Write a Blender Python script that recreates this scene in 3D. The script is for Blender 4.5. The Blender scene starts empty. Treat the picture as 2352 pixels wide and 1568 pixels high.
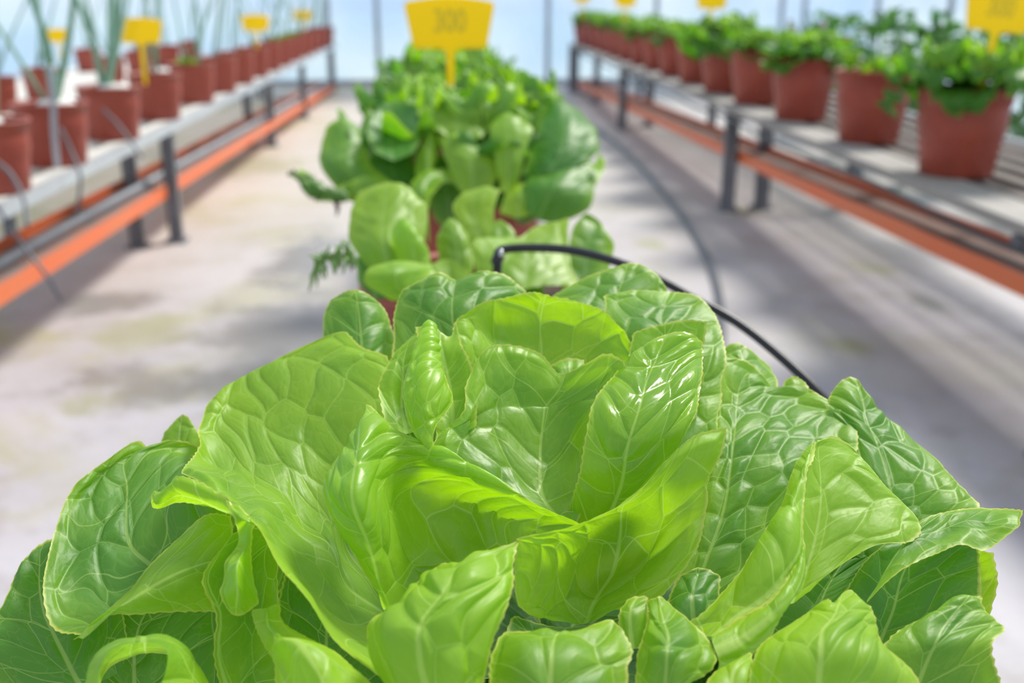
import bpy, math, random
import numpy as np
from mathutils import Vector, Matrix

# ------------------------------------------------------------------ camera, world, sun, exposure
F = 2400.0                     # focal length in pixels of the 2352 px wide frame
CAMZ = 0.66
vx, vy = (1014 - 1176) / F, -(-10 - 784) / F
nrm = math.sqrt(vx * vx + vy * vy + 1)
YAW = math.asin(-vx / nrm)
PITCH = math.atan(vy)
CP, SP, CY, SY = math.cos(PITCH), math.sin(PITCH), math.cos(YAW), math.sin(YAW)
RT = np.array([CY, -SY, 0.0])
FW = np.array([SY * CP, CY * CP, -SP])
UP = np.cross(RT, FW)
CAM = np.array([0.0, 0.0, CAMZ])
sc = bpy.context.scene
cd = bpy.data.cameras.new('camera')
cam = bpy.data.objects.new('camera', cd)
sc.collection.objects.link(cam)
cam.matrix_world = Matrix(((RT[0], UP[0], -FW[0], 0), (RT[1], UP[1], -FW[1], 0), (RT[2], UP[2], -FW[2], CAMZ), (0, 0, 0, 1)))
cd.sensor_width = 22.3
cd.lens = F / 2352 * 22.3
cd.clip_start = 0.01
cd.dof.use_dof = True
cd.dof.focus_distance = 0.318
cd.dof.aperture_fstop = 6.3
sc.camera = cam

world = bpy.data.worlds.new('world')
sc.world = world
world.use_nodes = True
wn = world.node_tree.nodes
wl = world.node_tree.links
wn.clear()
wo = wn.new('ShaderNodeOutputWorld')
wb = wn.new('ShaderNodeBackground')
tc = wn.new('ShaderNodeTexCoord')
sx = wn.new('ShaderNodeSeparateXYZ')
cr = wn.new('ShaderNodeValToRGB')
wl.new(tc.outputs['Generated'], sx.inputs[0])
wl.new(sx.outputs['Z'], cr.inputs[0])
cr.color_ramp.elements[0].position = 0.0
cr.color_ramp.elements[0].color = (0.90, 0.94, 1.0, 1)
cr.color_ramp.elements[1].position = 0.9
cr.color_ramp.elements[1].color = (0.74, 0.85, 1.0, 1)
wl.new(cr.outputs[0], wb.inputs[0])
wb.inputs[1].default_value = 0.84
wl.new(wb.outputs[0], wo.inputs[0])

sl = bpy.data.lights.new('sun', 'SUN')
sl.energy = 4.5
sl.angle = math.radians(15.0)
sl.color = (1.0, 0.955, 0.87)
sun = bpy.data.objects.new('sun', sl)
sc.collection.objects.link(sun)
SUN_DIR = Vector((0.50, 0.50, 0.86)).normalized()      # towards the sun
sun.rotation_euler = SUN_DIR.to_track_quat('Z', 'Y').to_euler()

sc.view_settings.view_transform = 'Standard'
sc.view_settings.look = 'None'
sc.view_settings.gamma = 1.0
sc.view_settings.use_curve_mapping = False
sc.view_settings.exposure = 0.0
try:
    sc.cycles.use_denoising = True
    sc.cycles.max_bounces = 10
    sc.cycles.transparent_max_bounces = 12
    sc.cycles.transmission_bounces = 8
    sc.cycles.diffuse_bounces = 5
except Exception:
    pass

# ------------------------------------------------------------------ pixel <-> place helpers
def P(px, py, d):
    """point seen at pixel (px,py) at optical depth d (metres)"""
    return CAM + d * (FW + RT * (px - 1176) / F + UP * (-(py - 784) / F))

def PZ(px, py, z):
    r = FW + RT * (px - 1176) / F + UP * (-(py - 784) / F)
    return CAM + r * ((z - CAMZ) / r[2])

def PY(px, py, y):
    r = FW + RT * (px - 1176) / F + UP * (-(py - 784) / F)
    return CAM + r * (y / r[1])

# ------------------------------------------------------------------ object helpers
C = sc.collection
def tag(o, label=None, cat=None, group=None, kind=None):
    if label: o['label'] = label
    if cat: o['category'] = cat
    if group: o['group'] = group
    if kind: o['kind'] = kind
    return o

def empty(name, loc, label, cat, group=None, rz=0.0):
    o = bpy.data.objects.new(name, None)
    C.objects.link(o)
    o.location = loc
    o.rotation_euler.z = rz
    return tag(o, label, cat, group)

def mesh_obj(name, verts, faces, mat, parent=None, smooth=True, loc=None):
    me = bpy.data.meshes.new(name)
    me.from_pydata([tuple(v) for v in verts], [], faces)
    if smooth:
        me.polygons.foreach_set('use_smooth', [True] * len(me.polygons))
    me.materials.append(mat)
    o = bpy.data.objects.new(name, me)
    C.objects.link(o)
    if parent: o.parent = parent
    if loc is not None: o.location = loc
    return o

class MB:
    def __init__(self): self.v = []; self.f = []
    def add(self, v, f):
        n = len(self.v)
        self.v += [tuple(p) for p in v]
        self.f += [tuple(i + n for i in q) for q in f]
        return self
    def box(self, a, b):
        x0, y0, z0 = a; x1, y1, z1 = b
        return self.add([(x0,y0,z0),(x1,y0,z0),(x1,y1,z0),(x0,y1,z0),(x0,y0,z1),(x1,y0,z1),(x1,y1,z1),(x0,y1,z1)],
                        [(0,3,2,1),(4,5,6,7),(0,1,5,4),(1,2,6,5),(2,3,7,6),(3,0,4,7)])
    def sweep(self, prof, p0, p1):
        """closed profile [(side, up)] swept from p0 to p1 (horizontal-ish)"""
        p0 = np.array(p0, float); p1 = np.array(p1, float)
        t = p1 - p0; t /= np.linalg.norm(t)
        s = np.cross(t, (0, 0, 1)); s /= np.linalg.norm(s)
        u = np.cross(s, t)
        n = len(prof)
        v = [p + s * a + u * b for p in (p0, p1) for a, b in prof]
        f = [(i, (i + 1) % n, n + (i + 1) % n, n + i) for i in range(n)]
        f += [tuple(range(n - 1, -1, -1)), tuple(range(n, 2 * n))]
        return self.add(v, f)
    def build(self, name, mat, parent=None, smooth=False):
        return mesh_obj(name, self.v, self.f, mat, parent, smooth)

def tube(mb, pts, r, n=10, taper=None):
    pts = [np.array(p, float) for p in pts]
    v = []; f = []
    up = np.array((0, 0, 1.0))
    for i, p in enumerate(pts):
        t = pts[min(i + 1, len(pts) - 1)] - pts[max(i - 1, 0)]
        t = t / (np.linalg.norm(t) + 1e-9)
        if i == 0:
            a = np.cross(t, up)
            if np.linalg.norm(a) < 0.1: a = np.cross(t, (1, 0, 0))
        else:
            a = a - t * np.dot(a, t)
        a = a / np.linalg.norm(a)
        b = np.cross(t, a)
        rr = r if taper is None else r * taper[i]
        for k in range(n):
            w = 2 * math.pi * k / n
            v.append(p + rr * (math.cos(w) * a + math.sin(w) * b))
    m = len(pts)
    for i in range(m - 1):
        for k in range(n):
            k2 = (k + 1) % n
            f.append((i * n + k, i * n + k2, (i + 1) * n + k2, (i + 1) * n + k))
    f.append(tuple(range(n - 1, -1, -1)))
    f.append(tuple(range((m - 1) * n, m * n)))
    mb.add(v, f)
    return mb

def lathe(prof, n=48):
    v = []; f = []
    m = len(prof)
    for k in range(n):
        w = 2 * math.pi * k / n
        for r, z in prof: v.append((r * math.cos(w), r * math.sin(w), z))
    for k in range(n):
        k2 = (k + 1) % n
        for i in range(m - 1):
            f.append((k * m + i, k2 * m + i, k2 * m + i + 1, k * m + i + 1))
    return v, f

# ------------------------------------------------------------------ spline matrices
def crmat(K, n):
    if K == 1: return np.ones((n, 1))
    W = np.zeros((n, K))
    for a, t in enumerate(np.linspace(0, K - 1, n)):
        i = min(int(t), K - 2); f = t - i
        w = (-.5*f + f*f - .5*f**3, 1 - 2.5*f*f + 1.5*f**3, .5*f + 2*f*f - 1.5*f**3, -.5*f*f + .5*f**3)
        for j, wj in zip((i-1, i, i+1, i+2), w):
            if j < 0:
                W[a, 0] += 2 * wj; W[a, min(1, K-1)] -= wj
            elif j > K - 1:
                W[a, K-1] += 2 * wj; W[a, max(K-2, 0)] -= wj
            else: W[a, j] += wj
    return W

def spline(pts, n):
    pts = np.array(pts, float)
    return crmat(len(pts), n) @ pts

# ------------------------------------------------------------------ smooth value noise (numpy)
def vnoise(x, y, seed):
    rs = np.random.RandomState(seed & 0x7fffffff)
    T = rs.rand(64, 64) * 2 - 1
    xi = np.floor(x).astype(int); yi = np.floor(y).astype(int)
    fx = x - xi; fy = y - yi
    fx = fx*fx*fx*(fx*(fx*6-15)+10); fy = fy*fy*fy*(fy*(fy*6-15)+10)
    a = T[xi & 63, yi & 63]; b = T[(xi+1) & 63, yi & 63]; c = T[xi & 63, (yi+1) & 63]; d = T[(xi+1) & 63, (yi+1) & 63]
    return (a*(1-fx)+b*fx)*(1-fy) + (c*(1-fx)+d*fx)*fy

def _rot(x, k): return (x << np.uint32(k)) | (x >> np.uint32(32 - k))
def _final(a, b, c):
    c = c ^ b; c = c - _rot(b, 14); a = a ^ c; a = a - _rot(c, 11); b = b ^ a; b = b - _rot(a, 25)
    c = c ^ b; c = c - _rot(b, 16); a = a ^ c; a = a - _rot(c, 4); b = b ^ a; b = b - _rot(a, 14); c = c ^ b; c = c - _rot(b, 24)
    return c
def cell_hash(kx, ky):
    """the same cell hash the Voronoi texture node uses, so bulges in the mesh fit the veins of the material"""
    kx = kx.astype(np.float32).view(np.uint32); ky = ky.astype(np.float32).view(np.uint32)
    i2 = np.uint32((0xdeadbeef + (2 << 2) + 13) & 0xffffffff); i3 = np.uint32((0xdeadbeef + (3 << 2) + 13) & 0xffffffff)
    one = np.array([1.0], np.float32).view(np.uint32)[0]
    with np.errstate(over='ignore'):
        h2 = _final(i2 + kx, i2 + ky, np.full_like(kx, i2))
        h3 = _final(i3 + kx, i3 + ky, np.full_like(kx, i3) + one)
    return h2 / 4294967295.0, h3 / 4294967295.0

RANDOMNESS = 0.82
def voro(x, y):
    gx = np.floor(x); gy = np.floor(y)
    V = []
    for j in (-1, 0, 1):
        for i in (-1, 0, 1):
            hx_, hy_ = cell_hash(gx + i, gy + j)
            V.append((i + hx_ * RANDOMNESS - (x - gx), j + hy_ * RANDOMNESS - (y - gy), hx_))
    VX = np.array([v[0] for v in V]); VY = np.array([v[1] for v in V]); R = np.array([v[2] for v in V])
    D = VX ** 2 + VY ** 2
    k = D.argmin(0); ar = np.arange(x.size)
    cx, cy = VX[k, ar], VY[k, ar]
    px, py = VX - cx, VY - cy
    L = np.sqrt(px ** 2 + py ** 2)
    E = np.where(L > .01, ((cx + VX) / 2 * px + (cy + VY) / 2 * py) / np.maximum(L, 1e-6), 1e9)
    return E.min(0), (R[k, ar] * 7.13) % 1

# ------------------------------------------------------------------ materials
def mat(name):
    m = bpy.data.materials.new(name)
    m.use_nodes = True
    nt = m.node_tree
    nt.nodes.clear()
    return m, nt, nt.nodes, nt.links

def nd(n, t, **k):
    o = n.new(t)
    for a, b in k.items(): setattr(o, a, b)
    return o

def setin(o, **k):
    for a, b in k.items():
        o.inputs[a.replace('_', ' ')].default_value = b
    return o

def rgb(*c): return (c[0], c[1], c[2], 1)

def simple(name, col, rough=0.5, metal=0.0, var=0.0, scale=8.0, col2=None, bump=0.0, bscale=60.0, coat=0.0):
    m, nt, n, l = mat(name)
    out = nd(n, 'ShaderNodeOutputMaterial')
    b = nd(n, 'ShaderNodeBsdfPrincipled')
    b.inputs['Roughness'].default_value = rough
    b.inputs['Metallic'].default_value = metal
    b.inputs['Coat Weight'].default_value = coat
    tcn = nd(n, 'ShaderNodeTexCoord')
    nz = nd(n, 'ShaderNodeTexNoise')
    nz.inputs['Scale'].default_value = scale
    nz.inputs['Detail'].default_value = 6
    l.new(tcn.outputs['Object'], nz.inputs['Vector'])
    r = nd(n, 'ShaderNodeValToRGB')
    r.color_ramp.elements[0].position = 0.35
    r.color_ramp.elements[1].position = 0.7
    r.color_ramp.elements[0].color = rgb(*col)
    c2 = col2 if col2 else tuple(c * (1 - var) for c in col)
    r.color_ramp.elements[1].color = rgb(*c2)
    l.new(nz.outputs['Fac'], r.inputs[0])
    l.new(r.outputs[0], b.inputs['Base Color'])
    if bump:
        n2 = nd(n, 'ShaderNodeTexNoise'); n2.inputs['Scale'].default_value = bscale
        l.new(tcn.outputs['Object'], n2.inputs['Vector'])
        bp = nd(n, 'ShaderNodeBump'); bp.inputs['Strength'].default_value = bump; bp.inputs['Distance'].default_value = 0.003
        l.new(n2.outputs['Fac'], bp.inputs['Height'])
        l.new(bp.outputs[0], b.inputs['Normal'])
    l.new(b.outputs[0], out.inputs[0])
    return m

def leaf_material(name, young, old, tyoung, told, veincol, edgecol, detailed=True, rough=0.46, tmix=0.43):
    """thin leaf: gloss + diffuse + light passing through, veins and margin from mesh attributes"""
    m, nt, n, l = mat(name)
    out = nd(n, 'ShaderNodeOutputMaterial')
    at = nd(n, 'ShaderNodeAttribute', attribute_name='dat')       # r vein distance (mm/10), g rib mask, b edge distance (mm/20), a cell
    sep = nd(n, 'ShaderNodeSeparateColor')
    l.new(at.outputs['Color'], sep.inputs[0])
    tint = nd(n, 'ShaderNodeAttribute', attribute_name='tint', attribute_type='OBJECT')
    def mr(src, a, b, c=0.0, d=1.0):
        o = nd(n, 'ShaderNodeMapRange'); o.interpolation_type = 'SMOOTHSTEP'
        o.inputs[1].default_value = a; o.inputs[2].default_value = b; o.inputs[3].default_value = c; o.inputs[4].default_value = d
        l.new(src, o.inputs[0]); return o.outputs[0]
    def mt(op, a, b=None):
        o = nd(n, 'ShaderNodeMath', operation=op); o.use_clamp = False
        for i, s in enumerate((a, b)):
            if s is None: continue
            if isinstance(s, (int, float)): o.inputs[i].default_value = s
            else: l.new(s, o.inputs[i])
        return o.outputs[0]
    def mx(f, a, b):
        o = nd(n, 'ShaderNodeMix', data_type='RGBA')
        if isinstance(f, (int, float)): o.inputs[0].default_value = f
        else: l.new(f, o.inputs[0])
        for i, s in ((6, a), (7, b)):
            if isinstance(s, tuple): o.inputs[i].default_value = rgb(*s)
            else: l.new(s, o.inputs[i])
        return o.outputs[2]
    uv = nd(n, 'ShaderNodeUVMap', uv_map='UVMap')
    nz = nd(n, 'ShaderNodeTexNoise'); nz.inputs['Scale'].default_value = 60.0; nz.inputs['Detail'].default_value = 3
    l.new(uv.outputs[0], nz.inputs['Vector'])
    edge = mr(sep.outputs[2], 0.0, 0.75)                  # 0 at margin, 1 well inside
    age = mt('ADD', tint.outputs['Fac'], mt('MULTIPLY', mt('SUBTRACT', nz.outputs['Fac'], 0.5), 0.5))
    age = mt('ADD', age, mt('MULTIPLY', mt('SUBTRACT', edge, 0.6), 0.3))
    age = mt('ADD', age, mt('MULTIPLY', mt('SUBTRACT', at.outputs['Alpha'], 0.5), 0.12))
    agec = mr(age, 0.0, 1.0)
    base = mx(agec, young, old)
    trans = mx(agec, tyoung, told)
    ribp = nd(n, 'ShaderNodeAttribute', attribute_name='rib', attribute_type='OBJECT')
    uvc = nd(n, 'ShaderNodeUVMap', uv_map='Cells')
    vc = nd(n, 'ShaderNodeTexVoronoi', feature='DISTANCE_TO_EDGE', voronoi_dimensions='2D')
    vc.inputs['Scale'].default_value = 1.0; vc.inputs['Randomness'].default_value = RANDOMNESS
    l.new(uvc.outputs[0], vc.inputs['Vector'])
    vdist = mt('MULTIPLY', mt('MULTIPLY', vc.outputs['Distance'], sep.outputs[0]), 25.0)      # mm
    vm = mr(vdist, 0.05, 0.23, 1.0, 0.0)
    su = nd(n, 'ShaderNodeSeparateXYZ'); l.new(uv.outputs[0], su.inputs[0])
    xm = mt('MULTIPLY', mt('ABSOLUTE', su.outputs[0]), 1000.0)
    mw = mt('MULTIPLY', mt('ADD', mt('MULTIPLY', mt('SUBTRACT', 1.0, sep.outputs[1]), 0.85), 0.08), ribp.outputs['Fac'])
    o_ = nd(n, 'ShaderNodeMapRange'); o_.interpolation_type = 'SMOOTHSTEP'
    l.new(xm, o_.inputs[0]); l.new(mt('MULTIPLY', mw, 0.45), o_.inputs[1]); l.new(mt('ADD', mw, 0.1), o_.inputs[2]); o_.inputs[3].default_value = 1.0; o_.inputs[4].default_value = 0.0
    rib_m = o_.outputs[0]
    fr = mt('PINGPONG', mt('MULTIPLY', su.outputs[1], 1000.0 / 24.0), 0.5)
    sd_ = mr(mt('MULTIPLY', fr, 24.0), 0.06, 0.30, 1.0, 0.0)
    sd_ = mt('MULTIPLY', sd_, mr(xm, 12.0, 45.0, 0.8, 0.0))
    vein = mt('MAXIMUM', mt('MAXIMUM', mt('MULTIPLY', vm, 0.55), mt('MULTIPLY', rib_m, 0.75)), sd_)
    hgt = mr(vdist, 0.0, 1.8)
    if detailed:
        vt = nd(n, 'ShaderNodeTexVoronoi', feature='DISTANCE_TO_EDGE'); vt.inputs['Scale'].default_value = 210.0
        wv = nd(n, 'ShaderNodeTexNoise'); wv.inputs['Scale'].default_value = 220.0
        l.new(uv.outputs[0], wv.inputs['Vector'])
        mxv = nd(n, 'ShaderNodeMix', data_type='VECTOR'); 
        mxv.inputs[0].default_value = 0.004
        l.new(uv.outputs[0], mxv.inputs[4]); l.new(wv.outputs['Color'], mxv.inputs[5])
        l.new(mxv.outputs[1], vt.inputs['Vector'])
        fine = mr(vt.outputs['Distance'], 0.0, 0.06, 1.0, 0.0)
        vein = mt('MAXIMUM', vein, mt('MULTIPLY', fine, 0.14))
        fh = mr(vt.outputs['Distance'], 0.0, 0.30)
        hgt = mt('ADD', hgt, mt('MULTIPLY', fh, 0.25))
        n3 = nd(n, 'ShaderNodeTexNoise'); n3.inputs['Scale'].default_value = 130.0; n3.inputs['Detail'].default_value = 2
        l.new(uv.outputs[0], n3.inputs['Vector'])
        hgt = mt('ADD', hgt, mt('MULTIPLY', n3.outputs['Fac'], 1.2))
        n4 = nd(n, 'ShaderNodeTexNoise'); n4.inputs['Scale'].default_value = 1400.0; n4.inputs['Detail'].default_value = 2
        l.new(uv.outputs[0], n4.inputs['Vector'])
        hgt = mt('ADD', hgt, mt('MULTIPLY', n4.outputs['Fac'], 0.12))
    base = mx(mt('MULTIPLY', vein, mr(agec, 0.0, 1.0, 0.75, 0.42)), base, veincol)
    trans = mx(mt('MULTIPLY', vein, 0.6), trans, tuple(min(1, c * 1.3 + .05) for c in veincol))
    rim = mr(sep.outputs[2], 0.012, 0.05, 1.0, 0.0)
    base = mx(mt('MULTIPLY', rim, 0.75), base, edgecol)
    trans = mx(mt('MULTIPLY', rim, 0.6), trans, edgecol)
    b = nd(n, 'ShaderNodeBsdfPrincipled')
    b.inputs['Roughness'].default_value = rough
    b.inputs['Specular IOR Level'].default_value = 0.55
    gl = nd(n, 'ShaderNodeAttribute', attribute_name='gloss', attribute_type='OBJECT')
    l.new(mt('SUBTRACT', rough, mt('MULTIPLY', gl.outputs['Fac'], 0.22)), b.inputs['Roughness'])
    l.new(base, b.inputs['Base Color'])
    bp = nd(n, 'ShaderNodeBump'); bp.inputs['Strength'].default_value = 0.4 if detailed else 0.25
    bp.inputs['Distance'].default_value = 0.0005
    l.new(hgt, bp.inputs['Height'])
    l.new(bp.outputs[0], b.inputs['Normal'])
    t = nd(n, 'ShaderNodeBsdfTranslucent')
    l.new(trans, t.inputs[0])
    l.new(bp.outputs[0], t.inputs['Normal'])
    ms = nd(n, 'ShaderNodeMixShader'); ms.inputs[0].default_value = tmix
    l.new(b.outputs[0], ms.inputs[1]); l.new(t.outputs[0], ms.inputs[2])
    l.new(ms.outputs[0], out.inputs[0])
    return m

M = {}
M['leaf'] = leaf_material('lettuce_leaf', (0.29, 0.50, 0.028), (0.080, 0.235, 0.032), (0.52, 0.88, 0.002), (0.15, 0.47, 0.002),
                          (0.58, 0.76, 0.20), (0.66, 0.68, 0.14))
M['leaf_far'] = leaf_material('lettuce_leaf_soft', (0.28, 0.50, 0.035), (0.07, 0.235, 0.035), (0.48, 0.82, 0.003), (0.13, 0.45, 0.004),
                              (0.45, 0.68, 0.2), (0.5, 0.68, 0.12), detailed=False, rough=0.42)
M['leaf_red'] = leaf_material('red_lettuce_leaf', (0.10, 0.03, 0.025), (0.12, 0.28, 0.05), (0.10, 0.03, 0.02), (0.15, 0.4, 0.03),
                              (0.2, 0.3, 0.1), (0.08, 0.02, 0.02), detailed=False)
M['blade'] = simple('onion_blade', (0.16, 0.34, 0.22), 0.4, col2=(0.28, 0.46, 0.33), scale=5)
M['vine'] = leaf_material('vine_leaf', (0.10, 0.26, 0.07), (0.035, 0.15, 0.07), (0.15, 0.4, 0.03), (0.06, 0.24, 0.04),
                          (0.12, 0.26, 0.1), (0.1, 0.26, 0.08), detailed=False, rough=0.5, tmix=0.35)
M['pot'] = simple('terracotta_plastic', (0.37, 0.066, 0.036), 0.46, col2=(0.30, 0.052, 0.032), scale=14, bump=0.15, bscale=300)
M['soil'] = simple('potting_soil', (0.030, 0.018, 0.012), 0.95, col2=(0.07, 0.045, 0.03), scale=120, bump=0.9, bscale=180)
M['yellow'] = simple('yellow_plastic', (0.90, 0.72, 0.02), 0.38, var=0.04, scale=6)
def add_translucency(m, col, f):
    nt = m.node_tree; n = nt.nodes; l = nt.links
    out = [x for x in n if x.type == 'OUTPUT_MATERIAL'][0]; b = [x for x in n if x.type == 'BSDF_PRINCIPLED'][0]
    t = n.new('ShaderNodeBsdfTranslucent'); t.inputs[0].default_value = rgb(*col)
    ms = n.new('ShaderNodeMixShader'); ms.inputs[0].default_value = f
    l.new(b.outputs[0], ms.inputs[1]); l.new(t.outputs[0], ms.inputs[2]); l.new(ms.outputs[0], out.inputs[0])
add_translucency(M['yellow'], (1.0, 0.80, 0.03), 0.6)
M['ink'] = simple('pencil_ink', (0.74, 0.57, 0.02), 0.6)
M['orange'] = simple('orange_paint', (0.86, 0.155, 0.035), 0.42, col2=(0.78, 0.19, 0.06), scale=5, bump=0.1, bscale=80)
M['grime'] = simple('gutter_silt', (0.20, 0.16, 0.15), 0.8, col2=(0.30, 0.15, 0.11), scale=9, bump=0.5, bscale=60)
M['steel'] = simple('galvanised_steel', (0.46, 0.49, 0.53), 0.5, metal=0.3, var=0.25, scale=10)
M['darksteel'] = simple('leg_steel', (0.25, 0.265, 0.30), 0.5, metal=0.3, var=0.35, scale=12)
M['rail'] = simple('bright_rail_steel', (0.62, 0.68, 0.72), 0.35, metal=0.4, var=0.12, scale=10)
M['plank'] = simple('weathered_plank', (0.36, 0.335, 0.31), 0.7, col2=(0.28, 0.265, 0.25), scale=6, bump=0.4, bscale=50)
M['slat'] = simple('dark_slat', (0.13, 0.11, 0.10), 0.75, col2=(0.20, 0.17, 0.15), scale=9, bump=0.4, bscale=60)
M['board'] = simple('pale_bench_board', (0.72, 0.70, 0.66), 0.7, col2=(0.60, 0.58, 0.52), scale=5)
M['black'] = simple('black_rubber', (0.012, 0.014, 0.020), 0.35, var=0.1)
M['hose'] = simple('grey_hose', (0.12, 0.13, 0.15), 0.45, var=0.2)
M['foam'] = simple('white_foam', (0.80, 0.79, 0.76), 0.8, var=0.06, bump=0.4, bscale=150)
M['metalclip'] = simple('clip_metal', (0.55, 0.56, 0.6), 0.25, metal=0.9)
M['flower'] = simple('red_petal', (0.55, 0.08, 0.10), 0.5, var=0.1)
M['stem'] = simple('green_stem', (0.22, 0.40, 0.10), 0.5, var=0.2)

def floor_material():
    m, nt, n, l = mat('stained_concrete')
    out = nd(n, 'ShaderNodeOutputMaterial'); b = nd(n, 'ShaderNodeBsdfPrincipled')
    tcn = nd(n, 'ShaderNodeTexCoord')
    def noise(scale, detail=8, rough=0.6, vec=None, dist=0.0):
        o = nd(n, 'ShaderNodeTexNoise'); o.inputs['Scale'].default_value = scale
        o.inputs['Detail'].default_value = detail; o.inputs['Roughness'].default_value = rough; o.inputs['Distortion'].default_value = dist
        l.new(vec or tcn.outputs['Object'], o.inputs['Vector']); return o.outputs['Fac']
    def ramp(src, p0, p1, c0, c1):
        o = nd(n, 'ShaderNodeValToRGB'); e = o.color_ramp.elements
        e[0].position = p0; e[1].position = p1; e[0].color = rgb(*c0); e[1].color = rgb(*c1)
        l.new(src, o.inputs[0]); return o.outputs[0]
    def mix(f, a, c):
        o = nd(n, 'ShaderNodeMix', data_type='RGBA'); l.new(f, o.inputs[0])
        l.new(a, o.inputs[6])
        if isinstance(c, tuple): o.inputs[7].default_value = rgb(*c)
        else: l.new(c, o.inputs[7])
        return o.outputs[2]
    def math2(op, a, c):
        o = nd(n, 'ShaderNodeMath', operation=op)
        for i, s in enumerate((a, c)):
            if isinstance(s, (int, float)): o.inputs[i].default_value = s
            else: l.new(s, o.inputs[i])
        return o.outputs[0]
    col = ramp(noise(2.2, 9, 0.62, dist=0.4), 0.34, 0.66, (0.37, 0.35, 0.37), (0.50, 0.485, 0.53))
    col = mix(ramp(noise(6.5, 8, 0.7), 0.50, 0.75, (0, 0, 0), (0.85, 0.85, 0.85)), col, (0.28, 0.25, 0.23))
    col = mix(ramp(noise(38, 4, 0.7), 0.55, 0.8, (0, 0, 0), (0.4, 0.4, 0.4)), col, (0.36, 0.33, 0.30))
    # sunlit cream painted into the far floor, strongest at left; moss also increases leftwards
    sxx = nd(n, 'ShaderNodeSeparateXYZ'); l.new(tcn.outputs['Object'], sxx.inputs[0])
    far = nd(n, 'ShaderNodeMapRange'); far.inputs[1].default_value = 1.7; far.inputs[2].default_value = 3.6
    l.new(sxx.outputs['Y'], far.inputs[0])
    lft = nd(n, 'ShaderNodeMapRange'); lft.inputs[1].default_value = 0.2; lft.inputs[2].default_value = -1.2
    l.new(sxx.outputs['X'], lft.inputs[0])
    warm = math2('MULTIPLY', math2('MULTIPLY', math2('ADD', math2('MULTIPLY', lft.outputs[0], 0.6), 0.4), far.outputs[0]), 0.75)
    col = mix(warm, col, (0.62, 0.55, 0.44))
    moss = ramp(noise(1.7, 7, 0.65, dist=0.5), 0.52, 0.64, (0, 0, 0), (1, 1, 1))
    mm = math2('MULTIPLY', moss, math2('ADD', math2('MULTIPLY', lft.outputs[0], 0.55), 0.22))
    col = mix(mm, col, (0.36, 0.35, 0.12))
    def spot(x, y, rx, ry, soft=0.4):
        mp = nd(n, 'ShaderNodeMapping'); mp.vector_type = 'TEXTURE'
        mp.inputs['Location'].default_value = (x, y, 0); mp.inputs['Scale'].default_value = (rx, ry, 1)
        l.new(tcn.outputs['Object'], mp.inputs[0])
        s3 = nd(n, 'ShaderNodeSeparateXYZ'); l.new(mp.outputs[0], s3.inputs[0])
        d2 = math2('SQRT', math2('ADD', math2('POWER', s3.outputs[0], 2.0), math2('POWER', s3.outputs[1], 2.0)), 0)
        d2 = math2('ADD', d2, math2('MULTIPLY', math2('SUBTRACT', noise(7, 6, 0.7), 0.5), 3.2))
        o = nd(n, 'ShaderNodeMapRange'); o.interpolation_type = 'SMOOTHSTEP'
        o.inputs[1].default_value = 1.1; o.inputs[2].default_value = 1.1 - soft; l.new(d2, o.inputs[0]); return o.outputs[0]
    def gp(px, py): 
        q = PZ(px, py, 0); return q[0], q[1]
    wet = None
    for px, py, rx, ry in ((640, 760, .20, .30), (700, 600, .12, .42), (360, 880, .17, .16), (240, 700, .14, .14), (700, 850, .12, .12), (2120,690,.05,.12)):
        x, y = gp(px, py); s = spot(x, y, rx, ry, 0.9)
        wet = s if wet is None else math2('MAXIMUM', wet, s)
    col = mix(math2('MULTIPLY', wet, 0.72), col, (0.20, 0.19, 0.17))
    ms2 = None
    for px, py, rx, ry in ((2010, 620, .07, .13), (1960, 790, .05, .07), (1290+420, 485, .09, .09), (330, 760, .12, .16), (210, 920, .06, .09), (1500, 560, .05, .1),
                           (560, 380, .3, .35), (100, 500, .3, .3)):
        x, y = gp(px, py); s = spot(x, y, rx, ry, 0.8)
        ms2 = s if ms2 is None else math2('MAXIMUM', ms2, s)
    col = mix(math2('MULTIPLY', ms2, 0.6), col, (0.30, 0.30, 0.14))
    l.new(col, b.inputs['Base Color'])
    x, y = gp(690, 600); w2 = spot(x, y, .13, .5, 0.8)
    rr = nd(n, 'ShaderNodeMapRange'); rr.inputs[3].default_value = 0.62; rr.inputs[4].default_value = 0.16
    l.new(math2('MAXIMUM', math2('MULTIPLY', wet, 0.6), w2), rr.inputs[0]); l.new(rr.outputs[0], b.inputs['Roughness'])
    bp = nd(n, 'ShaderNodeBump'); bp.inputs['Strength'].default_value = 0.35; bp.inputs['Distance'].default_value = 0.01
    l.new(noise(22, 6), bp.inputs['Height']); l.new(bp.outputs[0], b.inputs['Normal'])
    l.new(b.outputs[0], out.inputs[0])
    return m
M['floor'] = floor_material()

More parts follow.
